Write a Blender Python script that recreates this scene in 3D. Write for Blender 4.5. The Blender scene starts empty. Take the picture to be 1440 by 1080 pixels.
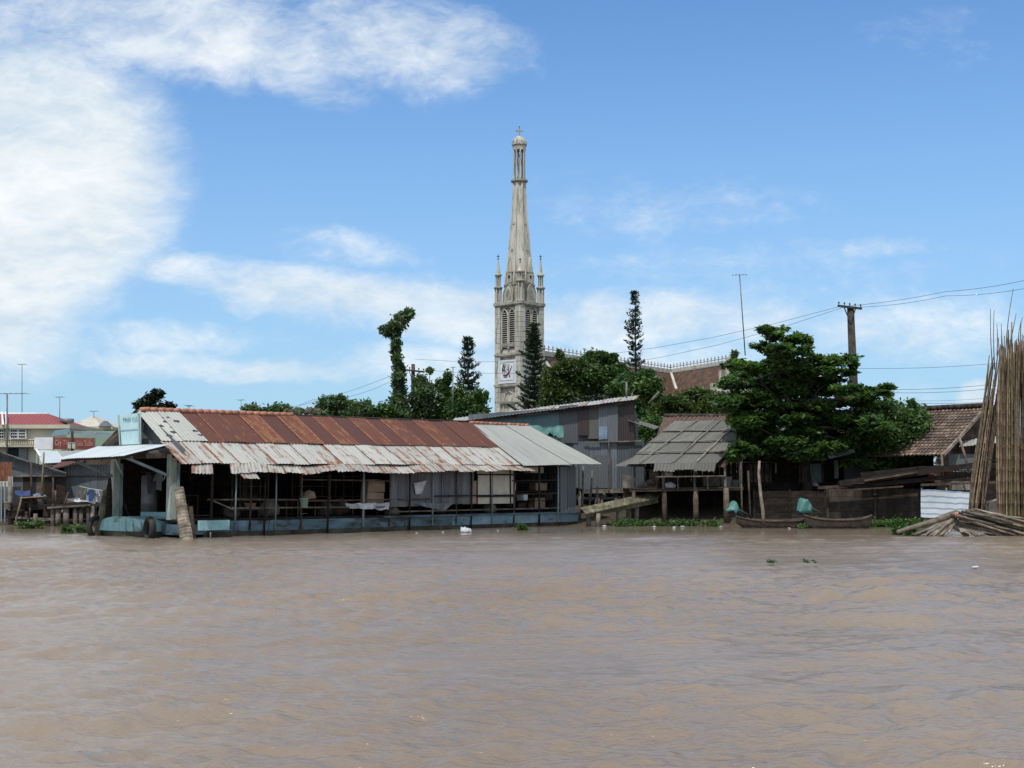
import bpy, math, random
import numpy as np
from mathutils import Vector, Matrix, noise as mnoise
R=math.radians
random.seed(7); rng=np.random.default_rng(7)
F=1900.0; HC=1.8; PITCH=math.atan(144/1900.0)
CP,SP=math.cos(PITCH),math.sin(PITCH)
col=bpy.context.scene.collection
# ---------------------------------------------------------------- point helpers
def P(x,y,Y):
    "world point seen at photo pixel (x,y) at distance Y"
    k=540-y
    dy=F*CP-k*SP; dz=F*SP+k*CP
    t=Y/dy
    return Vector(((x-720)*t,Y,HC+dz*t))
UD=Vector((.676,.737,0)); VD=Vector((-.737,.676,0)); A0=Vector((-11.45,47.5,0))
def B(u,v,z): return A0+UD*u+VD*v+Vector((0,0,z))
def V(*a): return Vector(a)
# ---------------------------------------------------------------- mesh builder
class MB:
    def __init__(s): s.v=[];s.f=[];s.uv=[];s.r=[]
    def face(s,pts,uv=None,r=None):
        i=len(s.v); s.v+= [tuple(p) for p in pts]; s.f.append(tuple(range(i,i+len(pts))))
        s.uv.append(uv or [(0,0)]*len(pts)); s.r.append(random.random() if r is None else r); return s
    def hexa(s,c,r=None):
        "8 corners: bottom 4 ccw, top 4 ccw"
        i=len(s.v); s.v+=[tuple(p) for p in c]; r=random.random() if r is None else r
        for q in ((3,2,1,0),(4,5,6,7),(0,1,5,4),(1,2,6,5),(2,3,7,6),(3,0,4,7)):
            s.f.append(tuple(i+k for k in q)); s.uv.append([(0,0),(1,0),(1,1),(0,1)]); s.r.append(r)
        return s
    def box(s,c,d,rz=0,r=None,taper=1):
        m=Matrix.Rotation(rz,3,'Z'); x,y,z=d[0]/2,d[1]/2,d[2]/2; c=Vector(c)
        pts=[c+m@Vector((a*x*(taper if k>0 else 1),b*y*(taper if k>0 else 1),k*z)) for k in (-1,1) for a,b in ((-1,-1),(1,-1),(1,1),(-1,1))]
        return s.hexa(pts,r)
    def bar(s,p,q,w,h=None,up=None,r=None):
        h=h or w; p=Vector(p);q=Vector(q); d=(q-p).normalized(); up=up or (V(0,0,1) if abs(d.z)<.9 else V(0,1,0))
        a=d.cross(up).normalized(); b=a.cross(d).normalized()
        pts=[]
        for e in (p,q): pts+=[e-a*w/2-b*h/2,e+a*w/2-b*h/2,e+a*w/2+b*h/2,e-a*w/2+b*h/2]
        return s.hexa(pts,r)
    def tube(s,pts,rad,n=8,r=None,cap=True):
        pts=[Vector(p) for p in pts]
        if not hasattr(rad,'__len__'): rad=[rad]*len(pts)
        i0=len(s.v); r=random.random() if r is None else r; ref=None
        for k,p in enumerate(pts):
            d=(pts[min(k+1,len(pts)-1)]-pts[max(k-1,0)]).normalized()
            if ref is None: ref=d.orthogonal().normalized()
            a=(ref-d*ref.dot(d)).normalized(); ref=a; b=d.cross(a)
            for j in range(n):
                t=2*math.pi*j/n; s.v.append(tuple(p+(a*math.cos(t)+b*math.sin(t))*rad[k]))
        for k in range(len(pts)-1):
            for j in range(n):
                s.f.append((i0+k*n+j,i0+k*n+(j+1)%n,i0+(k+1)*n+(j+1)%n,i0+(k+1)*n+j)); s.uv.append([(0,0)]*4); s.r.append(r)
        if cap:
            s.f.append(tuple(i0+j for j in range(n))[::-1]); s.uv.append([(0,0)]*n); s.r.append(r)
            e=i0+(len(pts)-1)*n; s.f.append(tuple(e+j for j in range(n))); s.uv.append([(0,0)]*n); s.r.append(r)
        return s
    def lathe(s,c,prof,n=16,rot=0,r=None,ax=(1,1)):
        c=Vector(c); i0=len(s.v); r=random.random() if r is None else r
        for (rad,z) in prof:
            for j in range(n):
                t=2*math.pi*j/n+rot; s.v.append((c.x+rad*math.cos(t)*ax[0],c.y+rad*math.sin(t)*ax[1],c.z+z))
        for k in range(len(prof)-1):
            for j in range(n):
                s.f.append((i0+k*n+j,i0+k*n+(j+1)%n,i0+(k+1)*n+(j+1)%n,i0+(k+1)*n+j)); s.uv.append([(0,0)]*4); s.r.append(r)
        s.f.append(tuple(i0+j for j in range(n))[::-1]); s.uv.append([(0,0)]*n); s.r.append(r)
        e=i0+(len(prof)-1)*n; s.f.append(tuple(e+j for j in range(n))); s.uv.append([(0,0)]*n); s.r.append(r)
        return s
    def prism(s,pts,d,r=None):
        "polygon pts extruded by vector d"
        pts=[Vector(p) for p in pts]; d=Vector(d); n=len(pts); i=len(s.v); r=random.random() if r is None else r
        s.v+=[tuple(p) for p in pts]+[tuple(p+d) for p in pts]
        s.f.append(tuple(range(i,i+n))[::-1]); s.f.append(tuple(range(i+n,i+2*n)))
        for k in range(n): s.f.append((i+k,i+(k+1)%n,i+n+(k+1)%n,i+n+k))
        for q in (n,n,)+(4,)*n: s.uv.append([(0,0)]*q); s.r.append(r)
        return s
    def sheet(s,a,b,c,d,pw=.85,wave=.15,amp=.011,nv=3,jit=.03,rag=0,sag=.02,seed=1,skip=(),alt=0,lap=.02):
        "corrugated sheets covering quad a(top left) b(top right) c(bottom right) d(bottom left)"
        a,b,c,d=map(Vector,(a,b,c,d)); rd=random.Random(seed)
        W=((b-a).length+(c-d).length)/2; H=((d-a).length+(c-b).length)/2
        nrm=(b-a).cross(d-a).normalized()*-1
        n=max(1,round(W/pw)); pw=W/n
        for k in range(n):
            if k in skip: continue
            rr=rd.random(); rr=rr*(1-alt)+(k%2)*alt; off=nrm*(lap*(k%2)+rd.uniform(0,lap*.7)); vj=rd.uniform(-jit,jit); tilt=rd.uniform(-jit,jit)*.7
            s0=k*pw-.04; s1=(k+1)*pw+.04; ns=max(2,int((s1-s0)/wave*4)); i0=len(s.v)
            base=rd.uniform(0,rag); grid=[]
            for j in range(nv+1):
                row=[]
                for i in range(ns+1):
                    ss=s0+(s1-s0)*i/ns; u=ss/W; t=j/nv; uu=min(max(u,0.0),1.0)
                    tt=t
                    if j==nv: tt=1+(vj+tilt*(i/ns-.5)*2-base+ (rd.uniform(-rag,rag)*.35 if rag else 0))/H
                    if j==0: tt=vj*.3/H
                    p=(a*(1-u)+b*u)*(1-tt)+(d*(1-u)+c*u)*tt
                    w=math.sin(2*math.pi*ss/wave)*amp
                    sg=mnoise.noise(Vector((ss*.45+seed*7,tt*H*.6,seed*3.1)))*sag
                    row.append(p+nrm*(w+sg)+off)
                grid.append(row)
            for row in grid: s.v+= [tuple(p) for p in row]
            for j in range(nv):
                for i in range(ns):
                    q=(i0+j*(ns+1)+i,i0+j*(ns+1)+i+1,i0+(j+1)*(ns+1)+i+1,i0+(j+1)*(ns+1)+i)
                    s.f.append(q[::-1]); s.r.append(rr)
                    g=lambda I,J:(seed*14+k+.02+.96*I/ns,J/nv*H)
                    s.uv.append([g(i,j+1),g(i+1,j+1),g(i+1,j),g(i,j)])
        return s
    def cloth(s,a,b,c,d,nu=14,nv=10,bulge=.06,seed=3,r=None,hang=0):
        a,b,c,d=map(Vector,(a,b,c,d)); nrm=(b-a).cross(d-a).normalized()*-1; i0=len(s.v); r=random.random() if r is None else r
        W=(b-a).length; H=(d-a).length
        for j in range(nv+1):
            for i in range(nu+1):
                u=i/nu; t=j/nv; p=(a*(1-u)+b*u)*(1-t)+(d*(1-u)+c*u)*t
                q=Vector((u*W*1.7+seed,t*H*.8,seed*.7))
                p=p+nrm*bulge*mnoise.noise(q)*2+V(0,0,-hang*math.sin(math.pi*u)*(1-t))+V(0,0,mnoise.noise(q*2.3)*bulge*.5)
                s.v.append(tuple(p))
        for j in range(nv):
            for i in range(nu):
                k=i0+j*(nu+1)+i; s.f.append((k,k+nu+1,k+nu+2,k+1)); s.r.append(r)
                g=lambda I,J:(I/nu*W,J/nv*H); s.uv.append([g(i,j),g(i,j+1),g(i+1,j+1),g(i+1,j)])
        return s
    def build(s,name,mat,parent=None,smooth=False,kind=None,label=None,cat=None,group=None,loc=None):
        me=bpy.data.meshes.new(name)
        base=Vector((0,0,0))
        if parent is not None: base=wloc(parent)
        else:
            arr=np.array(s.v); base=Vector((float(arr[:,0].mean()),float(arr[:,1].mean()),float(arr[:,2].min()))) if loc is None else Vector(loc)
        arr=np.array(s.v)-np.array(base)
        me.from_pydata(arr.tolist(),[],s.f); 
        uvl=me.uv_layers.new(name='UVMap'); flat=[c for f in s.uv for p in f for c in p]; uvl.data.foreach_set('uv',flat)
        at=me.attributes.new('rnd','FLOAT','FACE'); at.data.foreach_set('value',s.r)
        if smooth: me.shade_smooth()
        me.materials.append(mat); o=bpy.data.objects.new(name,me); col.objects.link(o)
        if parent is not None: o.parent=parent
        else: o.location=base
        if label or kind: tag(o,label,cat,group,kind)
        return o
def limb0(a,b): return [a.lerp(b,i/8)+Vector((0,0,.02*math.sin(i*2.3))) for i in range(9)]
def wloc(o):
    p=Vector((0,0,0))
    while o is not None: p+=o.location; o=o.parent
    return p
def tag(o,label=None,cat=None,group=None,kind=None):
    if label: o['label']=label
    if cat: o['category']=cat
    if group: o['group']=group
    if kind: o['kind']=kind
    return o
def thing(name,loc,label,cat,group=None):
    o=bpy.data.objects.new(name,None); col.objects.link(o); o.location=loc; o.empty_display_size=.2
    return tag(o,label,cat,group)
def copy_tree(o,parent=None):
    c=o.copy(); col.objects.link(c)
    if parent is not None: c.parent=parent
    for ch in [x for x in bpy.data.objects if x.parent==o]: copy_tree(ch,c)
    return c
# ---------------------------------------------------------------- materials
def nd(nt,t,ins=None,**props):
    n=nt.nodes.new('ShaderNode'+t)
    for k,v in props.items(): setattr(n,k,v)
    for k,v in (ins or {}).items():
        if hasattr(v,'is_output') : nt.links.new(v,n.inputs[k])
        else: n.inputs[k].default_value=v
    return n
def c4(c): return (c[0],c[1],c[2],1)
def ramp(nt,fac,stops,interp='LINEAR'):
    n=nd(nt,'ValToRGB',{0:fac}); e=n.color_ramp.elements; n.color_ramp.interpolation=interp
    while len(e)<len(stops): e.new(.5)
    for k,(p,c) in enumerate(stops): e[k].position=p; e[k].color=c4(c)
    return n.outputs[0]
def mixc(nt,f,a,b,mode='MIX'):
    n=nt.nodes.new('ShaderNodeMix'); n.data_type='RGBA'; n.blend_type=mode
    for k,v in ((0,f),(6,a),(7,b)):
        if hasattr(v,'is_output'): nt.links.new(v,n.inputs[k])
        else: n.inputs[k].default_value=v if k==0 else c4(v)
    return n.outputs[2]
def math_(nt,op,a,b=0.0,clamp=False):
    n=nd(nt,'Math',{0:a,1:b},operation=op,use_clamp=clamp); return n.outputs[0]
def newmat(name):
    m=bpy.data.materials.new(name); m.use_nodes=True; nt=m.node_tree; nt.nodes.clear()
    out=nd(nt,'OutputMaterial'); return m,nt,out
def coords(nt,kind,scale=(1,1,1)):
    tc=nd(nt,'TexCoord'); oi=nd(nt,'ObjectInfo')
    off=nd(nt,'VectorMath',{0:oi.outputs['Random'],1:(17.3,11.1,5.7)},operation='MULTIPLY').outputs[0]
    mp=nd(nt,'Mapping',{0:tc.outputs[kind],3:scale}); 
    return nd(nt,'VectorMath',{0:mp.outputs[0],1:off},operation='ADD').outputs[0]
def noise(nt,vec,scale=1,detail=5,rough=.6):
    return nd(nt,'TexNoise',{'Vector':vec,'Scale':scale,'Detail':detail,'Roughness':rough}).outputs[0]
def rnd(nt): return nd(nt,'Attribute',attribute_name='rnd').outputs['Fac']
def gmat(name,cols,scale=(1,1,1),nscale=1.5,rough=.8,bump=.3,bscale=12,var=.25,metal=0,kind='Object',stain=None,spec=.3):
    m,nt,out=newmat(name); v=coords(nt,kind,scale)
    n1=noise(nt,v,nscale); k=len(cols); 
    c=ramp(nt,n1,[(.32+.36*i/max(1,k-1),cols[i]) for i in range(k)])
    f=math_(nt,'MULTIPLY_ADD',rnd(nt),2*var); nt.nodes[-1].inputs[2].default_value=1-var
    c=mixc(nt,1,c,f,'MULTIPLY') if False else nd(nt,'VectorMath',{0:c,1:f},operation='MULTIPLY').outputs[0]
    if stain:
        n3=noise(nt,v,nscale*.7+.37,6,.7); msk=ramp(nt,n3,[(stain[1],(0,0,0)),(min(.99,stain[1]+.12),(1,1,1))])
        c=mixc(nt,msk,c,stain[0])
    n2=noise(nt,v,bscale,4); b=nd(nt,'Bump',{'Strength':bump,'Distance':.05,'Height':n2})
    p=nd(nt,'BsdfPrincipled',{'Base Color':c,'Roughness':rough,'Metallic':metal,'Normal':b.outputs[0],'Specular IOR Level':spec})
    nt.links.new(p.outputs[0],out.inputs[0]); return m
def metal_mat(name,base,base2,rust=.5,couple=.05,r1=(.14,.055,.03),r2=(.26,.115,.055),spots=0,rough=.45,dirt=.5,edge=0):
    "galvanised sheet with rust streaks that run down the slope (uv in metres)"
    m,nt,out=newmat(name); tc=nd(nt,'TexCoord').outputs['UV']; a=rnd(nt)
    v=nd(nt,'Mapping',{0:tc,3:(1,1,1)}).outputs[0]
    ra=nd(nt,'CombineXYZ',{0:math_(nt,'MULTIPLY',a,31.0),1:math_(nt,'MULTIPLY',a,77.0),2:0.0}).outputs[0]
    v=nd(nt,'VectorMath',{0:v,1:ra},operation='ADD').outputs[0]
    st=nd(nt,'Mapping',{0:v,3:(5.5,.55,1)}).outputs[0]
    n1=noise(nt,st,1,6,.65); n2=noise(nt,v,2.2,6,.7); n3=noise(nt,v,9,3,.6)
    c=mixc(nt,a,base,base2)
    c=mixc(nt,math_(nt,'MULTIPLY',ramp(nt,n1,[(.4,(0,0,0)),(.7,(1,1,1))]),dirt),c,tuple(x*.55 for x in base))
    s=math_(nt,'ADD',math_(nt,'MULTIPLY',n1,.55),math_(nt,'MULTIPLY',n2,.45))
    s=math_(nt,'ADD',s,math_(nt,'MULTIPLY',math_(nt,'SUBTRACT',a,.5),couple))
    ed=math_(nt,'ABSOLUTE',math_(nt,'SUBTRACT',math_(nt,'FRACT',nd(nt,'SeparateXYZ',{0:tc}).outputs[0]),.5))
    ed=math_(nt,'MULTIPLY',math_(nt,'POWER',math_(nt,'MULTIPLY',ed,2.0),7.0),.17 if rust>.3 else .03)
    s=math_(nt,'ADD',s,ed)
    th=.80-.42*rust
    msk=ramp(nt,s,[(th-.03,(0,0,0)),(th+.05,(1,1,1))])
    rc=mixc(nt,ramp(nt,n3,[(.35,(0,0,0)),(.65,(1,1,1))]),r1,r2)
    c=mixc(nt,msk,c,rc)
    if spots:
        sp=nd(nt,'TexVoronoi',{'Vector':nd(nt,'Mapping',{0:tc,3:(2.1,3.0,1)}).outputs[0],'Scale':1.0,'Randomness':.55}).outputs['Distance']
        c=mixc(nt,ramp(nt,sp,[(.25,(1,1,1)),(.31,(0,0,0))]),c,(.03,.03,.035))
    rg=nd(nt,'MapRange',{0:msk,3:rough,4:.9}).outputs[0]
    bp=nd(nt,'Bump',{'Strength':.25,'Distance':.02,'Height':n2})
    p=nd(nt,'BsdfPrincipled',{'Base Color':c,'Roughness':rg,'Metallic':.0,'Specular IOR Level':.4,'Normal':bp.outputs[0]})
    nt.links.new(p.outputs[0],out.inputs[0]); return m
def leaf_mat(name,dark,mid,light,trans=.35,rough=.5):
    m,nt,out=newmat(name); a=rnd(nt)
    c=ramp(nt,a,[(0,dark),(.5,mid),(1,light)])
    p=nd(nt,'BsdfPrincipled',{'Base Color':c,'Roughness':rough,'Specular IOR Level':.35})
    c2=nd(nt,'VectorMath',{0:c,1:(1.1,1.35,.6)},operation='MULTIPLY').outputs[0]
    t=nd(nt,'BsdfTranslucent',{'Color':c2}); mx=nd(nt,'MixShader',{0:trans,1:p.outputs[0],2:t.outputs[0]})
    nt.links.new(mx.outputs[0],out.inputs[0]); return m
def tile_mat(name,c1,c2,c3,scale=1.0):
    m,nt,out=newmat(name); tc=nd(nt,'TexCoord').outputs['UV']
    br=nd(nt,'TexBrick',{'Vector':tc,'Scale':4.0*scale,'Color1':c4(c1),'Color2':c4(c2),'Mortar':c4(tuple(x*.25 for x in c1)),'Mortar Size':.03,'Brick Width':.8,'Row Height':.9})
    n1=noise(nt,tc,.9,6,.7); c=mixc(nt,ramp(nt,n1,[(.42,(0,0,0)),(.62,(1,1,1))]),br.outputs[0],c3)
    n2=noise(nt,tc,6,4); c=nd(nt,'VectorMath',{0:c,1:math_(nt,'MULTIPLY_ADD',n2,.9)},operation='MULTIPLY').outputs[0]
    nt.nodes[-2].inputs[2].default_value=.55
    bp=nd(nt,'Bump',{'Strength':.6,'Distance':.04,'Height':br.outputs[1]}); bp.invert=True
    p=nd(nt,'BsdfPrincipled',{'Base Color':c,'Roughness':.85,'Normal':bp.outputs[0]}); nt.links.new(p.outputs[0],out.inputs[0]); return m
def stripe_mat(name,a,b,per,kind='UV',axis=1,duty=.5,rough=.7):
    m,nt,out=newmat(name); tc=nd(nt,'TexCoord').outputs[kind]; sx=nd(nt,'SeparateXYZ',{0:tc}).outputs[axis]
    f=math_(nt,'FRACT',math_(nt,'MULTIPLY',sx,1/per)); g=math_(nt,'LESS_THAN',f,duty)
    n2=noise(nt,tc,2.5,5); c=mixc(nt,g,a,b); c=nd(nt,'VectorMath',{0:c,1:math_(nt,'MULTIPLY_ADD',n2,.5)},operation='MULTIPLY').outputs[0]
    nt.nodes[-2].inputs[2].default_value=.72
    p=nd(nt,'BsdfPrincipled',{'Base Color':c,'Roughness':rough}); nt.links.new(p.outputs[0],out.inputs[0]); return m
M={}
M['galv']=metal_mat('galvanised_sheet',(.43,.425,.385),(.34,.345,.32),rust=.60)
M['galv_eave']=metal_mat('rusty_eave_sheet',(.40,.395,.36),(.29,.29,.27),rust=.63,r1=(.15,.06,.035),r2=(.26,.13,.07))
M['galv_clean']=metal_mat('pale_sheet',(.35,.355,.325),(.29,.3,.28),rust=.02,dirt=.6)
M['galv_spot']=metal_mat('holed_sheet',(.45,.45,.40),(.38,.38,.35),rust=.1,spots=1)
M['rust']=metal_mat('rust_sheet',(.085,.036,.031),(.135,.05,.032),rust=.52,r1=(.15,.056,.032),r2=(.26,.12,.06),rough=.9,dirt=.4,couple=.2)
M['awning']=metal_mat('awning_sheet',(.50,.55,.58),(.45,.5,.53),rust=.0,rough=.5,dirt=.3)
M['wall_metal']=metal_mat('dull_wall_sheet',(.15,.17,.19),(.05,.058,.067),rust=.06,r1=(.07,.045,.035),r2=(.12,.07,.05),rough=.6,dirt=.8)
M['wall_metal2']=metal_mat('light_wall_sheet',(.13,.14,.148),(.085,.092,.098),rust=.15,r1=(.08,.05,.04),r2=(.14,.09,.07),rough=.6)
M['wall_red']=metal_mat('red_brown_sheet',(.05,.034,.034),(.035,.027,.028),rust=.1)
M['teal_sheet']=metal_mat('teal_sheet',(.09,.18,.19),(.07,.14,.155),rust=.02)
M['fibre']=metal_mat('fibre_cement',(.17,.166,.15),(.11,.108,.10),rust=.4,r1=(.055,.052,.05),r2=(.1,.095,.085),rough=.9,dirt=.9)
M['wood']=gmat('weathered_wood',[(.03,.022,.017),(.07,.052,.039),(.125,.096,.072)],(1,1,1),2.5,.85,.4,14,.35)
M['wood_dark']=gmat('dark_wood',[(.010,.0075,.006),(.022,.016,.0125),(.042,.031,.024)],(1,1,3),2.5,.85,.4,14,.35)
M['wood_grey']=gmat('grey_wood',[(.06,.053,.044),(.125,.112,.094),(.2,.18,.15)],(1,1,1),2.5,.85,.4,14,.3)
M['wet_wood']=gmat('wet_boat_wood',[(.02,.016,.012),(.042,.033,.025),(.07,.055,.042)],(1,1,1),3,.6,.4,14,.3)
M['batten']=gmat('pale_batten',[(.2,.185,.155),(.32,.3,.26)],(1,1,1),3,.8,.3,9,.2)
M['plank']=gmat('mossy_plank',[(.06,.055,.032),(.13,.118,.075),(.22,.2,.14)],(1,1,1),2,.85,.4,10,.3)
M['log']=gmat('bleached_log',[(.085,.068,.052),(.18,.148,.115),(.31,.27,.215)],(1,1,1),2.5,.85,.5,14,.3)
M['bamboo']=gmat('dry_bamboo',[(.055,.042,.025),(.135,.105,.06),(.22,.18,.105)],(3,3,.35),3,.6,.3,8,.5)
M['bamboo_red']=gmat('red_bamboo',[(.05,.03,.022),(.11,.07,.047),(.18,.125,.08)],(3,3,.35),3,.6,.3,8,.45)
M['conc']=gmat('stained_concrete',[(.10,.095,.085),(.2,.19,.17),(.28,.265,.24)],(1,1,1),1.6,.9,.4,9,.15)
M['conc_dark']=gmat('dirty_concrete',[(.018,.014,.011),(.042,.034,.027),(.08,.066,.052)],(1,1,.6),2.4,.9,.4,9,.3)
M['blue']=gmat('blue_hull_paint',[(.19,.34,.35),(.26,.44,.45),(.31,.5,.51)],(1,1,1.6),1.4,.5,.15,9,.12,stain=((.05,.07,.07),.56))
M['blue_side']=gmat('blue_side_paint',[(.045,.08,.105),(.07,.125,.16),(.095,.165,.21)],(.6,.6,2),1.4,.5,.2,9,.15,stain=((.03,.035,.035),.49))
M['blue_end_lit']=gmat('lit_blue_hull_paint',[(.10,.18,.24),(.15,.25,.32),(.19,.30,.37)],(.7,.7,2),1.6,.5,.15,9,.15,stain=((.05,.06,.06),.56))  # stronger light on the hull's right end, put into a paler blue
M['hull_low']=gmat('algae_hull',[(.02,.02,.014),(.05,.048,.034),(.09,.085,.06)],(1,1,2),1.4,.7,.3,9,.2)
M['post']=gmat('pale_painted_wood',[(.22,.26,.23),(.34,.39,.345),(.41,.46,.41)],(1,1,.5),3,.7,.2,9,.1,stain=((.12,.13,.11),.6))
M['post_blue']=gmat('blue_grey_wood',[(.13,.18,.2),(.2,.26,.28),(.27,.33,.34)],(1,1,.5),3,.7,.2,9,.15)
M['cream']=gmat('cream_board',[(.34,.325,.27),(.44,.42,.36),(.5,.48,.41)],(1,1,1),1.5,.7,.1,6,.08,stain=((.3,.27,.2),.66))
M['grey_sheet']=gmat('grey_plastic_sheet',[(.07,.074,.082),(.11,.116,.126),(.15,.158,.17)],(2,2,.4),2,.5,.2,6,.15)
M['white_cloth']=gmat('white_cloth',[(.25,.26,.28),(.42,.43,.45),(.55,.56,.58)],(1,1,1),3,.8,.1,6,.2)
M['dark_cloth']=gmat('dark_cloth',[(.02,.02,.03),(.04,.04,.06)],(1,1,1),3,.8,.1,6,.4)
M['navy']=gmat('navy_cloth',[(.015,.03,.08),(.03,.055,.14)],(1,1,1),3,.8,.1,6,.3)
M['teal']=gmat('teal_tarp',[(.03,.11,.095),(.06,.17,.15),(.12,.26,.235)],(1,1,1),2.2,.5,.3,5,.12)
M['sky_tarp']=gmat('pale_blue_tarp',[(.1,.15,.22),(.16,.22,.31),(.22,.3,.38)],(1,1,1),2.2,.5,.3,5,.12)
M['stone']=gmat('church_stone',[(.27,.26,.215),(.45,.43,.365),(.56,.54,.465)],(1,1,.16),1.3,.9,.3,5,.06,stain=((.15,.145,.12),.56))
M['stone_dk']=gmat('stained_stone',[(.17,.16,.13),(.30,.285,.235),(.40,.38,.32)],(1,1,.6),1.1,.9,.3,5,.08)
M['dark']=gmat('dark_opening',[(.012,.012,.014),(.02,.02,.022)],rough=.8,var=.1)
M['rubber']=gmat('tyre_rubber',[(.015,.015,.015),(.04,.038,.035)],rough=.7,var=.1)
M['steel']=gmat('grey_steel',[(.12,.12,.125),(.2,.2,.205)],rough=.5,var=.1,metal=.3)
M['iron']=gmat('dark_iron',[(.03,.03,.032),(.06,.06,.062)],rough=.6,var=.1)
M['wire']=gmat('cable_black',[(.04,.045,.05),(.06,.065,.07)],rough=.6,var=.1,bump=0)
M['cardboard']=gmat('cardboard',[(.2,.14,.10),(.3,.22,.16)],rough=.8,var=.15)
M['white_paint']=gmat('white_paint',[(.55,.57,.58),(.7,.71,.72)],rough=.5,var=.05,stain=((.35,.35,.33),.66))
M['green_plastic']=gmat('pale_green_plastic',[(.22,.36,.3),(.3,.45,.38)],rough=.4,var=.1)
M['sign_teal']=gmat('pale_teal_sign',[(.38,.55,.57),(.46,.63,.65),(.5,.66,.66)],(1,1,1),1.5,.5,.05,6,.05,stain=((.3,.42,.42),.62))
M['sign_red']=gmat('faded_red_sign',[(.15,.035,.028),(.21,.055,.042),(.25,.085,.062)],(1,1,1),1.2,.6,.05,6,.05)
M['sign_ink']=gmat('faded_lettering',[(.42,.22,.19),(.55,.34,.3)],rough=.6,var=.1)
M['ink_blue']=gmat('faded_blue_lettering',[(.2,.33,.4),(.27,.42,.48)],rough=.6,var=.05)
M['ink_dark']=gmat('dark_lettering',[(.06,.06,.08),(.1,.1,.12)],rough=.6,var=.05)
M['ink_plum']=gmat('plum_lettering',[(.10,.04,.07),(.16,.07,.10)],rough=.6,var=.05)
M['house_cream']=gmat('cream_render',[(.40,.37,.28),(.5,.465,.36),(.55,.515,.41)],(1,1,.6),.5,.85,.1,5,.05,stain=((.27,.26,.21),.62))
M['house_green']=gmat('green_render',[(.22,.32,.27),(.3,.41,.35)],(1,1,1),.5,.85,.1,5,.05)
M['lime']=gmat('lime_render',[(.32,.42,.22),(.42,.52,.3)],(1,1,1),.5,.85,.1,5,.05)
M['red_roof']=stripe_mat('red_roof_sheet',(.2,.035,.04),(.26,.055,.055),.3,'UV',0)
M['roof_tile']=tile_mat('brown_roof_tile',(.12,.065,.05),(.15,.085,.06),(.075,.055,.045),.6)
M['church_tile']=tile_mat('church_roof_tile',(.17,.075,.045),(.10,.05,.032),(.04,.032,.022),.5)
M['terracotta']=tile_mat('terracotta_tile',(.12,.075,.055),(.27,.20,.15),(.06,.045,.038),.8)
M['ridge_tile']=gmat('ridge_tile',[(.3,.12,.08),(.45,.22,.15)],(1,1,1),6,.8,.4,10,.2)
M['stripe']=stripe_mat('striped_tarp',(.46,.50,.53),(.20,.28,.36),.26,'UV',1,.28)
M['mesh_stripe']=stripe_mat('planks',(.11,.09,.075),(.06,.05,.04),.22,'Object',2,.12)
M['bark']=gmat('bark',[(.02,.016,.013),(.045,.038,.03),(.07,.06,.05)],(1,1,.5),3,.9,.6,12,.2)
M['leaf_big']=leaf_mat('broad_leaf',(.022,.048,.017),(.068,.13,.04),(.18,.28,.09),.4,.42)
M['leaf_mid']=leaf_mat('mid_leaf',(.03,.06,.02),(.065,.125,.036),(.14,.23,.07))
M['leaf_far']=leaf_mat('far_leaf',(.045,.075,.04),(.085,.135,.065),(.16,.22,.10))
M['leaf_dark']=leaf_mat('dark_leaf',(.006,.014,.006),(.012,.026,.01),(.022,.045,.016),.15)
M['leaf_olive']=leaf_mat('olive_leaf',(.03,.05,.014),(.065,.10,.025),(.14,.18,.05))
M['needle']=leaf_mat('pine_needle',(.010,.022,.014),(.022,.040,.024),(.045,.07,.038),.1)
M['weed']=leaf_mat('water_weed',(.025,.055,.014),(.055,.115,.03),(.12,.2,.06),.35)
M['dry']=leaf_mat('dry_frond',(.10,.09,.06),(.16,.14,.1),(.22,.2,.15),.3)
M['mud']=gmat('river_mud',[(.03,.023,.017),(.06,.046,.033),(.085,.075,.045)],(1,1,1),.5,.9,.5,4,.1,stain=((.03,.05,.015),.58))
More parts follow.
